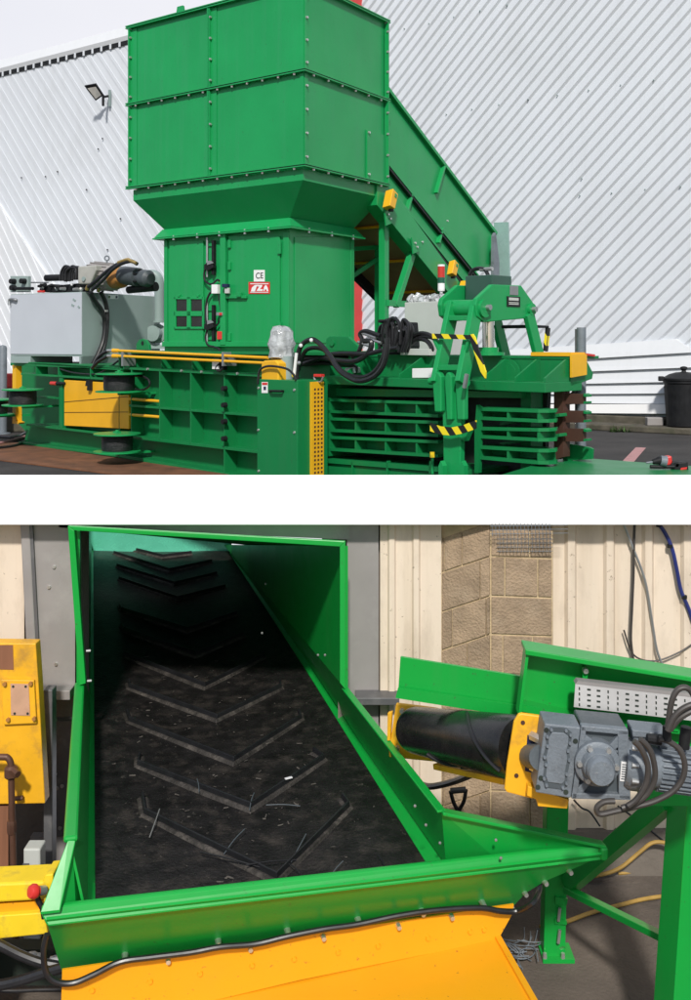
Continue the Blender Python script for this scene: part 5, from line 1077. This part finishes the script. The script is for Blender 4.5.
m_.tube(hits([(47, 934), (43.6, 950), (45.5, 971), (55, 981.5), (73, 983), (95, 974), (120, 962), (150, 957.5), (190, 952.5), (220, 947), (255, 944), (287, 936.5), (325, 929), (357, 924.5), (400, 915.5), (440, 910), (480, 908), (500, 911), (518, 911)], Pk) + [at(532, 904, 4.95), at(539, 892, 5.05), at(540, 880, 5.1)], .014, 10, 5); m_.build('cable', M['hose'], fc)

# ------------------------------------------------------------------ cross conveyor on the right
xc = thing('cross_conveyor', 'green cross conveyor with black head roller and yellow bearing plates on green legs', 'conveyor', at(640, 960, 5.6))
xc.location.z = ZF
rl0, rl1 = at(413, 729.5, 5.50), at(519, 748, 4.76)
axr = (rl1 - rl0).normalized(); axh = V((axr.x, axr.y, 0)).normalized(); td = V((-axh.y, axh.x, 0))     # travel direction, to the right and away
m_ = MB(); Lr = (rl1 - rl0).length; m_.lathe(rl0, axr, [(.10, -.02), (.114, 0), (.121, .03), (.150, Lr - .02), (.14, Lr + .02)], 40); rol = m_.build('head_roller', M['roller'], xc)
for ph0, s0, s1 in ((2.2, .30, .62), (.2, .62, 1.0), (3.6, .05, .35), (2.9, .5, .66)):
    m_ = MB(); pts = []; t_ = UP - axr * UP.dot(axr); t_.normalize(); w_ = axr.cross(t_)
    for i in range(15):
        f_ = i / 14; s_ = (s0 + (s1 - s0) * f_) * Lr; a = ph0 + f_ * 1.9; r_ = .124 + (.150 - .124) * s_ / Lr + .002; pts.append(rl0 + axr * s_ + (t_ * math.cos(a) + w_ * math.sin(a)) * r_)
    m_.tube(pts, .010, 6, 3); m_.build('belt_cleat', M['black'], rol)
PSB = Plane(at(560, 700, 4.80), V((td.y, -td.x, 0)))
PSB.n = V((-.05, -1, 0)).normalized()
PSA = Plane(at(400, 700, 5.62), PSB.n)
def sb(pts, o_=0.0): return hits(pts, off(PSB, o_))
def xpart(name, pts, o_, th, m=G2, bev=.0, parent=xc):
    m_ = MB(); m_.prism(sb(pts, o_), -PSB.n * th); return m_.build(name, m, parent, bevel=bev)
# far side plate (left, behind the roller)
pA = Plane(at(460, 690, 5.2), V((-.25, -.97, 0)))
m_ = MB(); m_.prism(hits([(400.5, 657), (524, 677), (520, 716), (517, 716.5), (396, 698), (398.5, 687)], pA), V((.25, .97, 0)) * .02); m_.build('head_guard', G2, xc)
m_ = MB(); m_.prism(hits([(398, 688), (519, 706), (516, 717), (395.5, 698)], off(pA, -.03)), V((.25, .97, 0)) * .02); m_.build('head_guard', G2, xc)
# near side frame: flange, web, stiffeners, bottom chord
xpart('side_frame', [(525.5, 650), (720, 683), (720, 800), (690, 800), (620, 775), (518.5, 716), (522, 680)], .06, .02)
xpart('top_flange', [(525.5, 649.5), (720, 682), (720, 686.5), (525.5, 655)], -.06, .16, bev=.004)
xpart('stiffener', [(526, 655), (529, 655), (521.5, 716), (518.5, 716)], -.04, .10); xpart('stiffener', [(583, 667), (588, 668), (586, 735), (581, 735)], .02, .04)
xpart('mid_chord', [(520, 711), (580, 724), (720, 738), (720, 731), (580, 717), (521, 704)], -.02, .08); xpart('bottom_chord', [(640, 792), (720, 770), (720, 806), (640, 806)], .02, .05)
for x in range(596, 700, 11): xpart('belt_edge_lug', [(x, 725), (x + 6, 725.6), (x + 6, 731.6), (x, 731)], -.03, .02)
bolt(sb([(585, 669.5)], .03)[0], PSB.n, xc, .016, .03)
# perforated cable tray
ty = lambda x, f_: (684 + (x - 575) * .115) * (1 - f_) + (707 + (x - 575) * .117) * f_
tr_ = thing('cable_tray', 'pale perforated steel cable tray fixed along the green conveyor frame', 'cable tray', sb([(640, 705)], -.12)[0])
m_ = MB(); m_.prism(sb([(575.5, 684), (720, 700.5), (720, 724), (574, 707)], -.12), -PSB.n * .006); m_.build('web', M['tray'], tr_)
m_ = MB(); m_.prism(sb([(575.5, 684), (578, 681), (720, 697), (720, 700.5)], -.121), -PSB.n * .05); m_.build('top_return', M['sheet'], tr_)
for i in range(15):
    x = 579.5 + i * 9.6
    for j in range(4):
        f_ = .16 + .235 * j; lo = (i % 4) in (1, 2); w_, h_ = (3.6, 1.7) if lo else (1.3, 2.8)
        c_x = x; y = ty(c_x, f_); m_ = MB(); m_.prism(sb([(c_x - w_ / 2, y - h_ / 2), (c_x + w_ / 2, y - h_ / 2 + .4), (c_x + w_ / 2, y + h_ / 2 + .4), (c_x - w_ / 2, y + h_ / 2)], -.1205), PSB.n * .002); m_.build('slot', M['cavity'], tr_)
# yellow bearing plates
Y = M['yellow_worn']
pY = Plane(at(405, 728, 5.58), V((-.30, -.95, 0)))
m_ = MB(); m_.prism(hits([(396, 703.5), (420, 706.5), (438, 709), (445, 725), (445, 763), (389, 757.5), (388.8, 750)], off(pY, .10)), V((.3, .95, 0)) * .025); m_.build('bearing_plate', Y, xc, bevel=.006)
m_ = MB(); m_.prism(hits([(387.5, 713), (392, 712), (390, 741), (387, 741)], off(pY, .09)), V((.3, .95, 0)) * .03); m_.build('adjuster_tab', Y, xc, bevel=.004)
for x, y in ((402.5, 710.5), (397.5, 748)): bolt(hit(x, y, off(pY, .10)), (-.3, -.95, 0), xc, .016, .02)
m_ = MB(); m_.bar(at(436, 766, 5.35), at(506, 781, 4.85), .04, .03, UP); m_.build('tie_angle', Y, xc, bevel=.004)
Pn = Plane(at(520, 750, 4.58), PSB.n)
m_ = MB(); m_.prism(hits([(518.5, 714.5), (522, 713.5), (578, 721), (578, 742), (556, 742), (538, 798), (532, 799), (507, 792.5), (504.7, 789), (507, 765), (514, 722)], Pn), -PSB.n * .022); m_.build('bearing_plate', Y, xc, bevel=.006)
m_ = MB(); m_.prism(hits([(528, 786), (569.5, 800), (567.5, 809), (538, 806.5), (537, 800), (527, 796)], off(Pn, -.05)), -PSB.n * .12); m_.build('bearing_foot', Y, xc, bevel=.004)
m_ = MB(); m_.prism(hits([(527.5, 735), (536, 736), (533, 773), (525, 771)], off(Pn, -.002)), -PSB.n * .004); m_.build('plate_slot', M['navy'], xc)
for x, y in ((523, 722.5), (516.5, 775.5)): h_ = hit(x, y, off(Pn, -.002)); m_ = MB(); m_.cyl(h_, h_ + PSB.n * .003, .010, None, 10); m_.build('plate_hole', M['brown'], xc)
m_ = MB(); m_.cyl(hit(531, 756, off(Pn, 0)), hit(541, 758, off(Pn, -.12)), .055, None, 18); m_.build('shaft', M['geard'], xc)
for y in (735.5, 766): h_ = hit(532, y, off(Pn, -.005)); m_ = MB(); m_.cyl(h_, h_ + axh * .07, .022, None, 6); m_.build('bolt', M['bolt'], xc)
# gearmotor
gm = thing('gear_motor', 'blue grey gear motor with bolted flange and finned motor at conveyor head', 'gear motor', hit(600, 760, off(Pn, -.2)))
Pg = off(Pn, -.16); Gm, Gd = M['gear'], M['geard']
def gp(pts, o_, th, m, name, bev=.0, parent=gm):
    m_ = MB(); m_.prism(hits(pts, off(Pg, o_)), -PSB.n * th); return m_.build(name, m, parent, bevel=bev)
gp([(545, 723.5), (581, 727.5), (571, 798.5), (535.5, 792.5)], 0, .16, Gm, 'gear_housing', .006)
cvr = [(551, 727.5), (567, 728.5), (572, 733), (571.5, 742), (569, 750), (570.5, 760), (567.5, 775), (567.5, 785), (563.5, 789.5), (545.5, 787), (543, 780), (545, 765), (543.5, 757), (546.5, 745), (546.5, 735)]
gp(cvr, -.006, .01, Gd, 'gasket_groove', 0, gm)
gp([((x - 557) * .80 + 557, (y - 758) * .84 + 758) for x, y in cvr], -.012, .02, Gm, 'cover_plate', .004)
for i, (x, y) in enumerate(cvr): bolt(hit(x + (557 - x) * .09, y + (758 - y) * .07, off(Pg, -.008)), PSB.n, gm, .008, .010, Gm)
for x, y in ((546.5, 730), (575.5, 741), (541, 778), (566, 792), (538, 787)): h_ = hit(x, y, off(Pg, -.001)); m_ = MB(); m_.cyl(h_, h_ + PSB.n * .003, .011, None, 10); m_.build('bolt_hole', M['cavity'], gm)
gp([(582, 725.5), (628.5, 730), (631, 800), (571.5, 799)], .03, .20, Gd, 'gear_housing', .006)
for q_ in ([(581.5, 725.5), (628.5, 730), (628.5, 735.5), (581, 731)], [(572, 793), (630.5, 795), (631, 800.5), (571.5, 799)], [(618, 730), (628.5, 731), (631, 800), (619, 799)], [(581.5, 726), (587, 726.5), (577, 799), (571.5, 799)]): gp(q_, 0.0, .04, Gm, 'housing_rim', .004)
for q_ in ([(583, 733), (600, 745), (594, 750), (581, 742)], [(619, 735), (608, 747), (612, 752), (622, 745)], [(576, 790), (588, 778), (592, 782), (580, 797)]): gp(q_, 0.005, .03, Gm, 'web', .003)
fcx = hit(596.5, 762, off(Pg, -.0)); m_ = MB(); m_.lathe(fcx, PSB.n, [(.098, -.05), (.098, .025), (.09, .032), (.075, .034), (.066, .07), (.03, .075), (.01, .075)], 36); m_.build('output_flange', Gm, gm)
m_ = MB(); m_.lathe(fcx + PSB.n * .06 + axh * 0, PSB.n, [(.062, 0), (.060, .05), (.052, .062), (.01, .064)], 32); m_.build('hub', Gm, gm)
t_ = UP; w_ = PSB.n.cross(UP)
for i in range(6):
    a = i * math.pi / 3 + .45; bolt(fcx + (t_ * math.cos(a) + w_ * math.sin(a)) * .080 + PSB.n * .028, PSB.n, gm, .014, .022)
tdn = hits([(600, 760), (660, 768)], Pg); tdir = (tdn[1] - tdn[0]).normalized()
ad0 = hit(627, 763, off(Pg, .06)); m_ = MB(); m_.lathe(ad0, tdir, [(.10, -.02), (.112, .0), (.112, .05), (.098, .06), (.09, .12), (.085, .14)], 32); m_.build('adapter', Gm, gm)
for y in (748, 765, 781): h_ = hit(632, y, off(Pg, -.05)); bolt(h_, tdir, gm, .012, .03)
for i in range(7): gp([(611.5 + i * 1.2, 748 + i * 3.6), (618, 751 + i * 3.4), (618, 753 + i * 3.4), (611.5 + i * 1.2, 750 + i * 3.6)], -.0, .01, Gm, 'rib')
mo0 = hit(652, 766, off(Pg, .07)); m_ = MB(); m_.lathe(mo0, tdir, [(.06, -.06), (.075, -.02), (.095, 0), (.088, .02), (.086, .20), (.098, .205), (.098, .27), (.08, .31), (.02, .315)], 30); m_.build('motor', Gm, gm)
for i in range(26):
    a = 2 * math.pi * i / 26; u_ = tdir.orthogonal().normalized(); d_ = u_ * math.cos(a) + tdir.cross(u_) * math.sin(a); m_ = MB(); m_.bar(mo0 + d_ * .092 + tdir * .02, mo0 + d_ * .092 + tdir * .20, .006, .022, d_); m_.build('fin', Gm, gm)
gp([(633.5, 730), (669, 733.5), (671, 747.5), (634, 744.5)], .0, .13, Gm, 'terminal_box', .008); gp([(632.5, 730), (650, 731.5), (650, 738), (633, 737)], -.012, .03, Gm, 'terminal_lid', .004)
sk = gp([(621.5, 761.5), (630.5, 762.5), (629, 782), (620, 781)], -.004, .003, M['whitep'], 'data_sticker')
for i in range(7): gp([(622.5 - i * .2, 764 + i * 2.4), (628.5 - i * .2, 764.5 + i * 2.4), (628.5 - i * .2, 765.3 + i * 2.4), (622.5 - i * .2, 764.8 + i * 2.4)], -.0075, .001, Gd, 'sticker_line', 0, sk)
for k, (pts, o_) in enumerate([([(659, 739), (668, 741), (680, 750), (685, 765), (682, 780), (672, 792), (655, 801), (638, 806), (616, 811), (600, 814), (597, 808), (604, 802), (615, 801)], -.10), ([(640, 739), (649, 748), (654, 762), (655, 778), (648, 793), (636, 803), (622, 808)], -.12), ([(634, 741), (642, 750), (648, 766), (646, 784), (637, 799), (628, 806)], -.15),
        ([(668, 728), (671, 705), (676, 692), (683, 687.5), (690, 690), (696, 700)], -.2), ([(668, 731), (675, 716), (686, 707), (702, 702)], -.22), ([(670, 730), (679, 719), (690, 712), (702, 708)], -.2)]):
    m_ = MB(); m_.tube(hits(pts, off(Pg, o_)), .0125, 10, 6); m_.build('cable', M['cable'], gm)
m_ = MB(); h_ = hit(661, 740, off(Pg, -.06)); m_.cyl(h_, h_ + tdir * -.06, .024, .02, 10); m_.build('cable_gland', M['plastic'], gm); m_ = MB(); h_ = hit(667, 733, off(Pg, -.1)); m_.cyl(h_ - UP * .03, h_ + UP * .03, .02, .018, 10); m_.build('cable_gland', M['plastic'], gm)
m_ = MB(); m_.cyl(hit(686.5, 727, off(Pg, -.0)), hit(684, 748, off(Pg, -.0)), .024, None, 12); m_.build('proximity_sensor', M['plastic'], gm)
# legs
def post(x, ytop, yfoot, D_, w_, d_, name='leg', x2=None):
    f_ = at(x, yfoot, D_); f_.z = ZF; t2 = at(x2 or x, ytop, D_)
    m_ = MB(); xd = V((1, 0, 0)); yd = V((0, 1, 0))
    lo = [f_ - xd * w_ / 2, f_ + xd * w_ / 2, f_ + xd * w_ / 2 + yd * d_, f_ - xd * w_ / 2 + yd * d_]; hi = [t2 - xd * w_ / 2, t2 + xd * w_ / 2, t2 + xd * w_ / 2 + yd * d_, t2 - xd * w_ / 2 + yd * d_]
    m_.hexa(lo, hi); return m_.build(name, G2, xc, bevel=.004), f_
p1, f1 = post(554.5, 720, 960, 6.0, .13, .12, 'leg', 560)
m_ = MB(); m_.box(f1 + V((.02, .05, .012)), (.095, 0, 0), (0, .085, 0), (0, 0, .012)); m_.build('foot_plate', G2, xc)
for x, y in ((545, 958), (563, 959)): h_ = at(x, y, 5.98); h_.z = ZF + .024; bolt(h_, UP, xc, .014, .03)
for q_ in ([(555.5, 897), (568, 899), (567, 905), (555.5, 904)], [(555, 919), (567, 921), (567, 925), (555, 924)]): m_ = MB(); m_.prism([at(x, y, 5.985) for x, y in q_], (0, .02, 0)); m_.build('batten', G2, xc)
for y in (908, 930): m_ = MB(); m_.cyl(at(560, y, 5.97), at(558.5, y + 13, 5.97), .010, None, 8); m_.build('jacking_bolt', M['bolt'], xc)
f2 = at(692, 1000, 4.9); t2 = at(705, 800, 4.95)
m_ = MB(); xd, yd = V((.96, .28, 0)), V((-.28, .96, 0)); base = setz(at(682, 1098, 4.9), ZF); topc = at(703.5, 790, 4.9)
def ring4(c): return [c - xd * .085 , c + xd * .085, c + xd * .085 + yd * .16, c - xd * .085 + yd * .16]
m_.hexa(ring4(base), ring4(topc)); m_.build('leg', G2, xc, bevel=.004)
m_ = MB(); m_.box(base + V((0, .08, .012)), (.16, 0, 0), (0, .14, 0), (0, 0, .012)); m_.build('foot_plate', G2, xc)
m_ = MB(); m_.bar(at(570, 884, 5.95), at(668, 800, 5.05), .09, .09, UP); m_.build('diagonal_brace', G2, xc, bevel=.004)
m_ = MB(); m_.bar(at(566, 889, 5.93), at(683, 947, 5.0), .05, .035, UP); m_.build('low_brace', G2, xc, bevel=.003)
m_ = MB(); m_.bar(at(683, 951, 5.0), at(677, 955, 5.02), .05, .05, UP); m_.build('brace_cleat', G2, xc)
# far frame so that the conveyor carries on to the right
m_ = MB(); m_.prism([at(520, 712, 5.45), at(760, 735, 6.2), at(760, 780, 6.2), at(548, 782, 5.5)], (.0, .03, 0)); m_.build('far_frame', G2, xc)
m_ = MB(); m_.prism([at(545, 712, 5.0), at(720, 722, 5.3), at(760, 722, 6.1), at(545, 706, 5.5)], (0, 0, -.02)); m_.build('belt', M['belt'], xc)
# spade, hose, floor cables, wire
sd = thing('spade', 'black D handled spade leaning in the corner below the head roller', 'spade', setz(at(462, 850, 6.6), ZF)); Psd = Plane((0, 6.62, 0), (0, -1, 0))
m_ = MB(); m_.tube(hits([(450.5, 791), (466, 789.5)], Psd), .020, 10, 1, False); m_.tube(hits([(450.5, 791), (453.5, 802), (457.5, 811), (458, 818)], Psd), .013, 8); m_.tube(hits([(466, 789.5), (464, 801), (459, 811), (458, 818)], Psd), .013, 8); m_.build('handle', M['plastic'], sd)
m_ = MB(); a = hit(458, 816, Psd); b = V((a.x + .03, 6.45, ZF + .35)); m_.cyl(a, b, .018, None, 10); m_.build('shaft', M['plastic'], sd)
m_ = MB(); d_ = (b - a).normalized(); xs = V((1, 0, 0)); e_ = b + d_ * .335; m_.prism([b - xs * .09, b + xs * .09, e_ + xs * .075, e_ + d_ * .02, e_ - xs * .075], (0, .012, 0)); m_.build('blade', M['geard'], sd)
m_ = MB(); m_.tube([at(420, 784, 6.5), at(430, 786.5, 6.3), at(445, 784, 6.1), at(458, 780, 5.9), at(470, 775, 5.6)], .020, 10); tag(m_.build('hose', M['hose'], origin=at(445, 784, 6.1)), 'black hose hanging below the head roller beside the trough', 'hose')
def fpts(p): return [flat(x, y, ZF + .018) for x, y in p]
for k, (pts, r, lb) in enumerate([([(577, 878), (600, 875), (620, 868), (640, 852), (652, 843), (664, 842.5), (676, 847), (700, 851)], .013, 'dusty yellow cable looping along the foot of the cream wall'), ([(618, 873), (650, 871), (690, 867), (730, 863)], .014, 'straight dusty yellow cable along the dark plinth behind the legs'), ([(540, 927), (565, 922), (590, 913), (620, 905), (650, 898), (700, 892)], .013, 'dusty yellow cable crossing the bay floor behind the low brace')]):
    m_ = MB(); m_.tube(fpts(pts) if k else [at(x, y, 6.86) for x, y in pts], r, 8); tag(m_.build('floor_cable', M['ycable'], origin=fpts(pts)[2]), lb, 'cable')
rnd = random.Random(21); m_ = MB()
for i in range(15):
    c_ = flat(rnd.uniform(503, 545), rnd.uniform(946, 964), ZF + .012); a = rnd.uniform(0, 6.28); l_ = rnd.uniform(.04, .12); pts = [c_ + V((math.cos(a + k * .35) * l_ * (k - 1), math.sin(a + k * .35) * l_ * (k - 1), rnd.uniform(0, .06))) for k in range(4)]; m_.tube(pts, .0035, 5, 4)
tag(m_.build('wire_scraps', M['gear'], origin=flat(525, 955, ZF)), 'tangle of wire scraps on the floor beside the yellow apron', 'wire scraps', kind='stuff')
m_ = MB(); m_.tube([W(574, 800, .1), W(582, 808, .08), W(590, 812, .08), W(600, 826, .08)], .007, 6); tag(m_.build('wall_wire', M['hose'], origin=W(582, 808)), 'thin black wire dangling below the gear motor against the cream wall', 'wire')
m_ = MB(); m_.tube([W(618, 806, .05), W(640, 822, .05), W(665, 842, .05), W(684, 856, .05)], .007, 6); tag(m_.build('wall_wire', M['hose'], origin=W(640, 822)), 'long thin black wire slanting down the wall behind the diagonal brace', 'wire')

# ------------------------------------------------------------------ left side
yc = thing('machine_cabinet', 'worn orange yellow machine cabinet with bolted pinkish plate at the left edge', 'cabinet', setz(at(10, 800, 6.3), ZF))
PY = Plane((0, 6.3, 0), (0, -1, 0)); PY1 = off(PY, -.02)
m_ = MB(); m_.prism(hits([(-90, 642), (35.5, 643.5), (38, 680), (44.8, 803.5), (-90, 806)], PY), (0, .10, 0)); m_.build('panel', M['yellow_worn'], yc, bevel=.006)
m_ = MB(); m_.prism(hits([(-90, 807), (8, 806), (8, 885), (-90, 890)], off(PY, .03)), (0, .05, 0)); m_.build('board', M['board'], yc)
m_ = MB(); m_.prism(hits([(-90, 885), (20, 885), (20, 1100), (-90, 1100)], off(PY, .06)), (0, .05, 0)); m_.build('pedestal', M['sheetd'], yc)
m_ = MB(); m_.prism(hits([(-12, 645), (12.8, 645), (13.5, 669.5), (-12, 669)], off(PY, -.001)), (0, -.003, 0)); m_.build('brown_patch', M['board'], yc)
m_ = MB(); m_.prism(hits([(2, 678.5), (35, 679), (37.5, 722), (4.5, 723.5)], off(PY, -.001)), (0, -.025, 0)); m_.build('cover_plate', M['yellow_worn'], yc, bevel=.005)
m_ = MB(); m_.prism(hits([(10.5, 683.5), (28.5, 684), (30, 715.5), (11, 715)], off(PY, -.027)), (0, -.004, 0)); m_.build('bare_plate', M['pink'], yc)
for x, y in ((5, 683.5), (31, 683), (8.5, 719), (34.5, 718)): h_ = hit(x, y, off(PY, -.026)); m_ = MB(); m_.cyl(h_, h_ - V((0, .02, 0)), .013, None, 6); m_.build('bolt', M['orange'], yc)
for x, y in ((13, 686.5), (25.5, 686.5), (14.5, 713.5), (27.5, 713.5)): h_ = hit(x, y, off(PY, -.031)); m_ = MB(); m_.cyl(h_, h_ - V((0, .003, 0)), .008, None, 8); m_.build('bolt_hole', M['cavity'], yc)
cpipe = thing('copper_pipe', 'brown copper pipe with elbow running down in front of the worn yellow cabinet', 'pipe', setz(at(11, 830, 6.15), ZF)); Pc = Plane((0, 6.15, 0), (0, -1, 0))
m_ = MB(); m_.tube(hits([(-30, 757), (2, 757), (7.5, 758), (10.5, 763), (11, 772), (11.5, 800), (13, 850), (14, 900), (16, 945)], Pc), .020, 12); m_.build('pipe', M['copper'], cpipe)
for x, y, r_ in ((10.8, 772, .042), (11.5, 827, .030)): h_ = hit(x, y, Pc); m_ = MB(); m_.lathe(h_ - UP * .04, UP, [(.026, 0), (r_, .015), (r_, .065), (.026, .08)], 8); m_.build('fitting', M['copper'], cpipe)
h_ = hit(13.5, 771, off(Pc, -.03)); m_ = MB(); m_.cyl(h_, h_ + V((.035, -.03, -.01)), .022, None, 6); m_.build('valve_stub', M['copper'], cpipe)
m_ = MB(); h_ = hit(15, 798.5, off(PY, -.03)); m_.cyl(h_, h_ + V((.05, 0, .004)), .015, None, 8); m_.build('side_bolt', M['copper'], yc)
gp_ = thing('grey_box_post', 'short pale grey box post standing behind the lemon yellow rail', 'post', setz(at(32, 900, 6.2), ZF)); q_ = hits([(23, 849), (40, 848.5), (42, 900), (23, 900)], Plane((0, 6.2, 0), (0, -1, 0)))
m_ = MB(); m_.prism([setz(q_[0], ZF), setz(q_[1], ZF), setz(q_[1] + V((0, .12, 0)), ZF), setz(q_[0] + V((0, .12, 0)), ZF)], (0, 0, q_[0].z - ZF)); m_.build('body', M['cab'], gp_, bevel=.01)
m_ = MB(); h_ = hit(26, 868, Plane((0, 6.2, 0), (0, -1, 0))); m_.box(h_ - V((0, .005, 0)), (.02, 0, 0), (0, .004, 0), (0, 0, .03)); m_.build('notch', M['sheetd'], gp_)
dp_ = MB(); q_ = hits([(34, 800), (46, 805), (51, 800), (51, 880)], Plane((0, 6.5, 0), (0, -1, 0))); x0, x1 = q_[0].x, X(52, 6.5); dp_.prism([V((x0 + .06, 6.5, ZF)), V((x1, 6.5, ZF)), V((x1, 6.6, ZF)), V((x0 + .06, 6.6, ZF))], (0, 0, at(40, 690, 6.5).z - ZF)); tag(dp_.build('dark_post', M['sheetd'], bevel=.006, origin=V((x1, 6.5, ZF))), 'dark grey upright post between the yellow cabinet and the green trough', 'post')
rl = thing('yellow_rail', 'lemon yellow machine rail with worn lower web and red stop button', 'machine rail', setz(at(0, 920, 5.0), ZF)); PRl = Plane((0, 5.0, 0), (0, -1, 0))
m_ = MB(); m_.prism(hits([(-120, 889), (44, 881.5), (46, 900), (-120, 910)], PRl), (0, .18, 0)); m_.build('top_box', M['lemon'], rl, bevel=.012)
m_ = MB(); m_.prism(hits([(-120, 911), (44, 901), (44, 913), (-120, 922)], off(PRl, .03)), (0, .12, 0)); m_.build('recess', M['yellow2'], rl)
m_ = MB(); m_.prism(hits([(-120, 924), (44, 912.5), (47.5, 934), (-120, 951)], PRl), (0, .16, 0)); m_.build('lower_web', M['lemon'], rl, bevel=.006)
m_ = MB(); m_.prism(hits([(43, 882), (45, 875), (53, 874), (53, 890), (48, 905), (43, 902)], off(PRl, -.02)), (0, .14, 0)); m_.build('end_block', M['lemon'], rl, bevel=.006)
m_ = MB(); m_.prism(hits([(-120, 950), (-20, 945), (-20, 1090), (-120, 1090)], off(PRl, .04)), (0, .1, 0)); m_.build('support', M['sheetd'], rl)
bt0, bt1 = hit(29, 892, off(PRl, -.10)), hit(45, 890, off(PRl, -.04)); ad_ = (bt1 - bt0).normalized()
m_ = MB(); m_.lathe(bt0, ad_, [(.01, 0), (.028, .004), (.036, .02), (.034, .035), (.024, .045), (.024, .05)], 20); m_.build('stop_button', M['red'], rl); m_ = MB(); m_.cyl(bt0 + ad_ * .05, bt1, .022, None, 16); m_.build('button_collar', M['steel'], rl)
m_ = MB(); m_.tube(hits([(37, 897), (39, 902), (42, 908), (44, 918)], off(PRl, -.05)), .014); m_.build('button_lead', M['hose'], rl)
for k, (pts, D_, r, lb) in enumerate([([(-30, 930), (0, 945), (20, 955), (42, 963), (66, 967)], 4.95, .024, 'upper thick black hose slanting down under the lemon yellow rail'), ([(-30, 988), (0, 985), (22, 980), (44, 973), (66, 967)], 4.9, .026, 'lower thick black hose rising right under the lemon yellow rail'), ([(-20, 989), (10, 991), (40, 990), (66, 990)], 5.3, .010, 'thin dark cable on the floor below the two black hoses')]):
    m_ = MB(); m_.tube([at(x, y, D_) for x, y in pts], r, 10); tag(m_.build('hose', M['hose'], origin=at(*pts[2], D_)), lb, 'hose')
for k, (x, y, sx) in enumerate(((32, 955, .035), (38, 957, .035), (56, 961, .05))):
    m_ = MB(); h_ = at(x, y, 5.5); m_.ball(h_, sx, k, 10, 6, (1, .7, .5), .12); tag(m_.build('foam_scrap', M['whitep'], origin=h_), ['white foam scrap under the rail, leftmost of three', 'white foam scrap in the middle of the three under the rail', 'flatter white foam scrap nearest the green lip corner'][k], 'scrap')
m_ = MB(); m_.box(at(25, 962, 5.6), (.45, 0, 0), (0, .05, 0), (0, 0, .10)); m_.build('skid', M['cavity'], rl)

# ================================================================== LIGHT, AIR, CAMERA
AZ, EL = math.radians(AZD), math.radians(ELD)          # azimuth of the sun: 0 = straight behind the camera, + to the left
sdir = V((-math.sin(AZ) * math.cos(EL), -math.cos(AZ) * math.cos(EL), math.sin(EL)))
ld = bpy.data.lights.new('sun', 'SUN'); ld.energy = SUN; ld.angle = math.radians(SUNANG); ld.color = (1, .96, .90)
so = bpy.data.objects.new('sun', ld); C.objects.link(so); so.rotation_euler = sdir.to_track_quat('Z', 'Y').to_euler(); so.location = (0, -20, 30)
w = bpy.data.worlds.new('World'); bpy.context.scene.world = w; w.use_nodes = True; nt = w.node_tree; N_ = nt.nodes; L_ = nt.links
bg = N_['Background']; sky = N_.new('ShaderNodeTexSky'); sky.sky_type = 'NISHITA'; sky.sun_disc = False; sky.sun_elevation = EL; sky.sun_rotation = math.atan2(sdir.x, sdir.y)
tc = N_.new('ShaderNodeTexCoord'); nz = N_.new('ShaderNodeTexNoise'); nz.inputs['Scale'].default_value = 2.2; nz.inputs['Detail'].default_value = 7
mp = N_.new('ShaderNodeMapping'); mp.inputs['Scale'].default_value = (1, 1, 2.5); L_.new(tc.outputs['Generated'], mp.inputs[0]); L_.new(mp.outputs[0], nz.inputs['Vector'])
sx = N_.new('ShaderNodeSeparateXYZ'); L_.new(tc.outputs['Generated'], sx.inputs[0])
mr = N_.new('ShaderNodeMapRange'); mr.interpolation_type = 'SMOOTHSTEP'; mr.inputs[1].default_value = .15; mr.inputs[2].default_value = .85; mr.inputs[3].default_value = .22; mr.inputs[4].default_value = .95; L_.new(sx.outputs['Y'], mr.inputs[0])
cr = N_.new('ShaderNodeMath'); cr.operation = 'MULTIPLY_ADD'; cr.inputs[1].default_value = .25; L_.new(nz.outputs['Fac'], cr.inputs[0]); sb_ = N_.new('ShaderNodeMath'); sb_.operation = 'SUBTRACT'; sb_.inputs[1].default_value = .12; L_.new(mr.outputs[0], sb_.inputs[0]); L_.new(sb_.outputs[0], cr.inputs[2]); cr.use_clamp = True
mx = N_.new('ShaderNodeMix'); mx.data_type = 'RGBA'; L_.new(cr.outputs[0], mx.inputs[0]); L_.new(sky.outputs[0], mx.inputs[6]); mx.inputs[7].default_value = (CLOUD, CLOUD * 1.0, CLOUD * 1.06, 1)
L_.new(mx.outputs[2], bg.inputs['Color']); bg.inputs['Strength'].default_value = .1
cam = bpy.data.cameras.new('camera'); co = bpy.data.objects.new('camera', cam); C.objects.link(co); co.location = EYE; co.rotation_euler = (math.pi / 2, 0, 0)
cam.sensor_fit = 'VERTICAL'; cam.sensor_height = 36; cam.lens = 36.0; cam.shift_y = -(500 - H0) / 1000.0; cam.clip_end = 2000; cam.clip_start = .05
sc = bpy.context.scene; sc.camera = co
sc.view_settings.view_transform = 'Standard'; sc.view_settings.look = 'None'; sc.view_settings.exposure = EXPO; sc.view_settings.gamma = 1
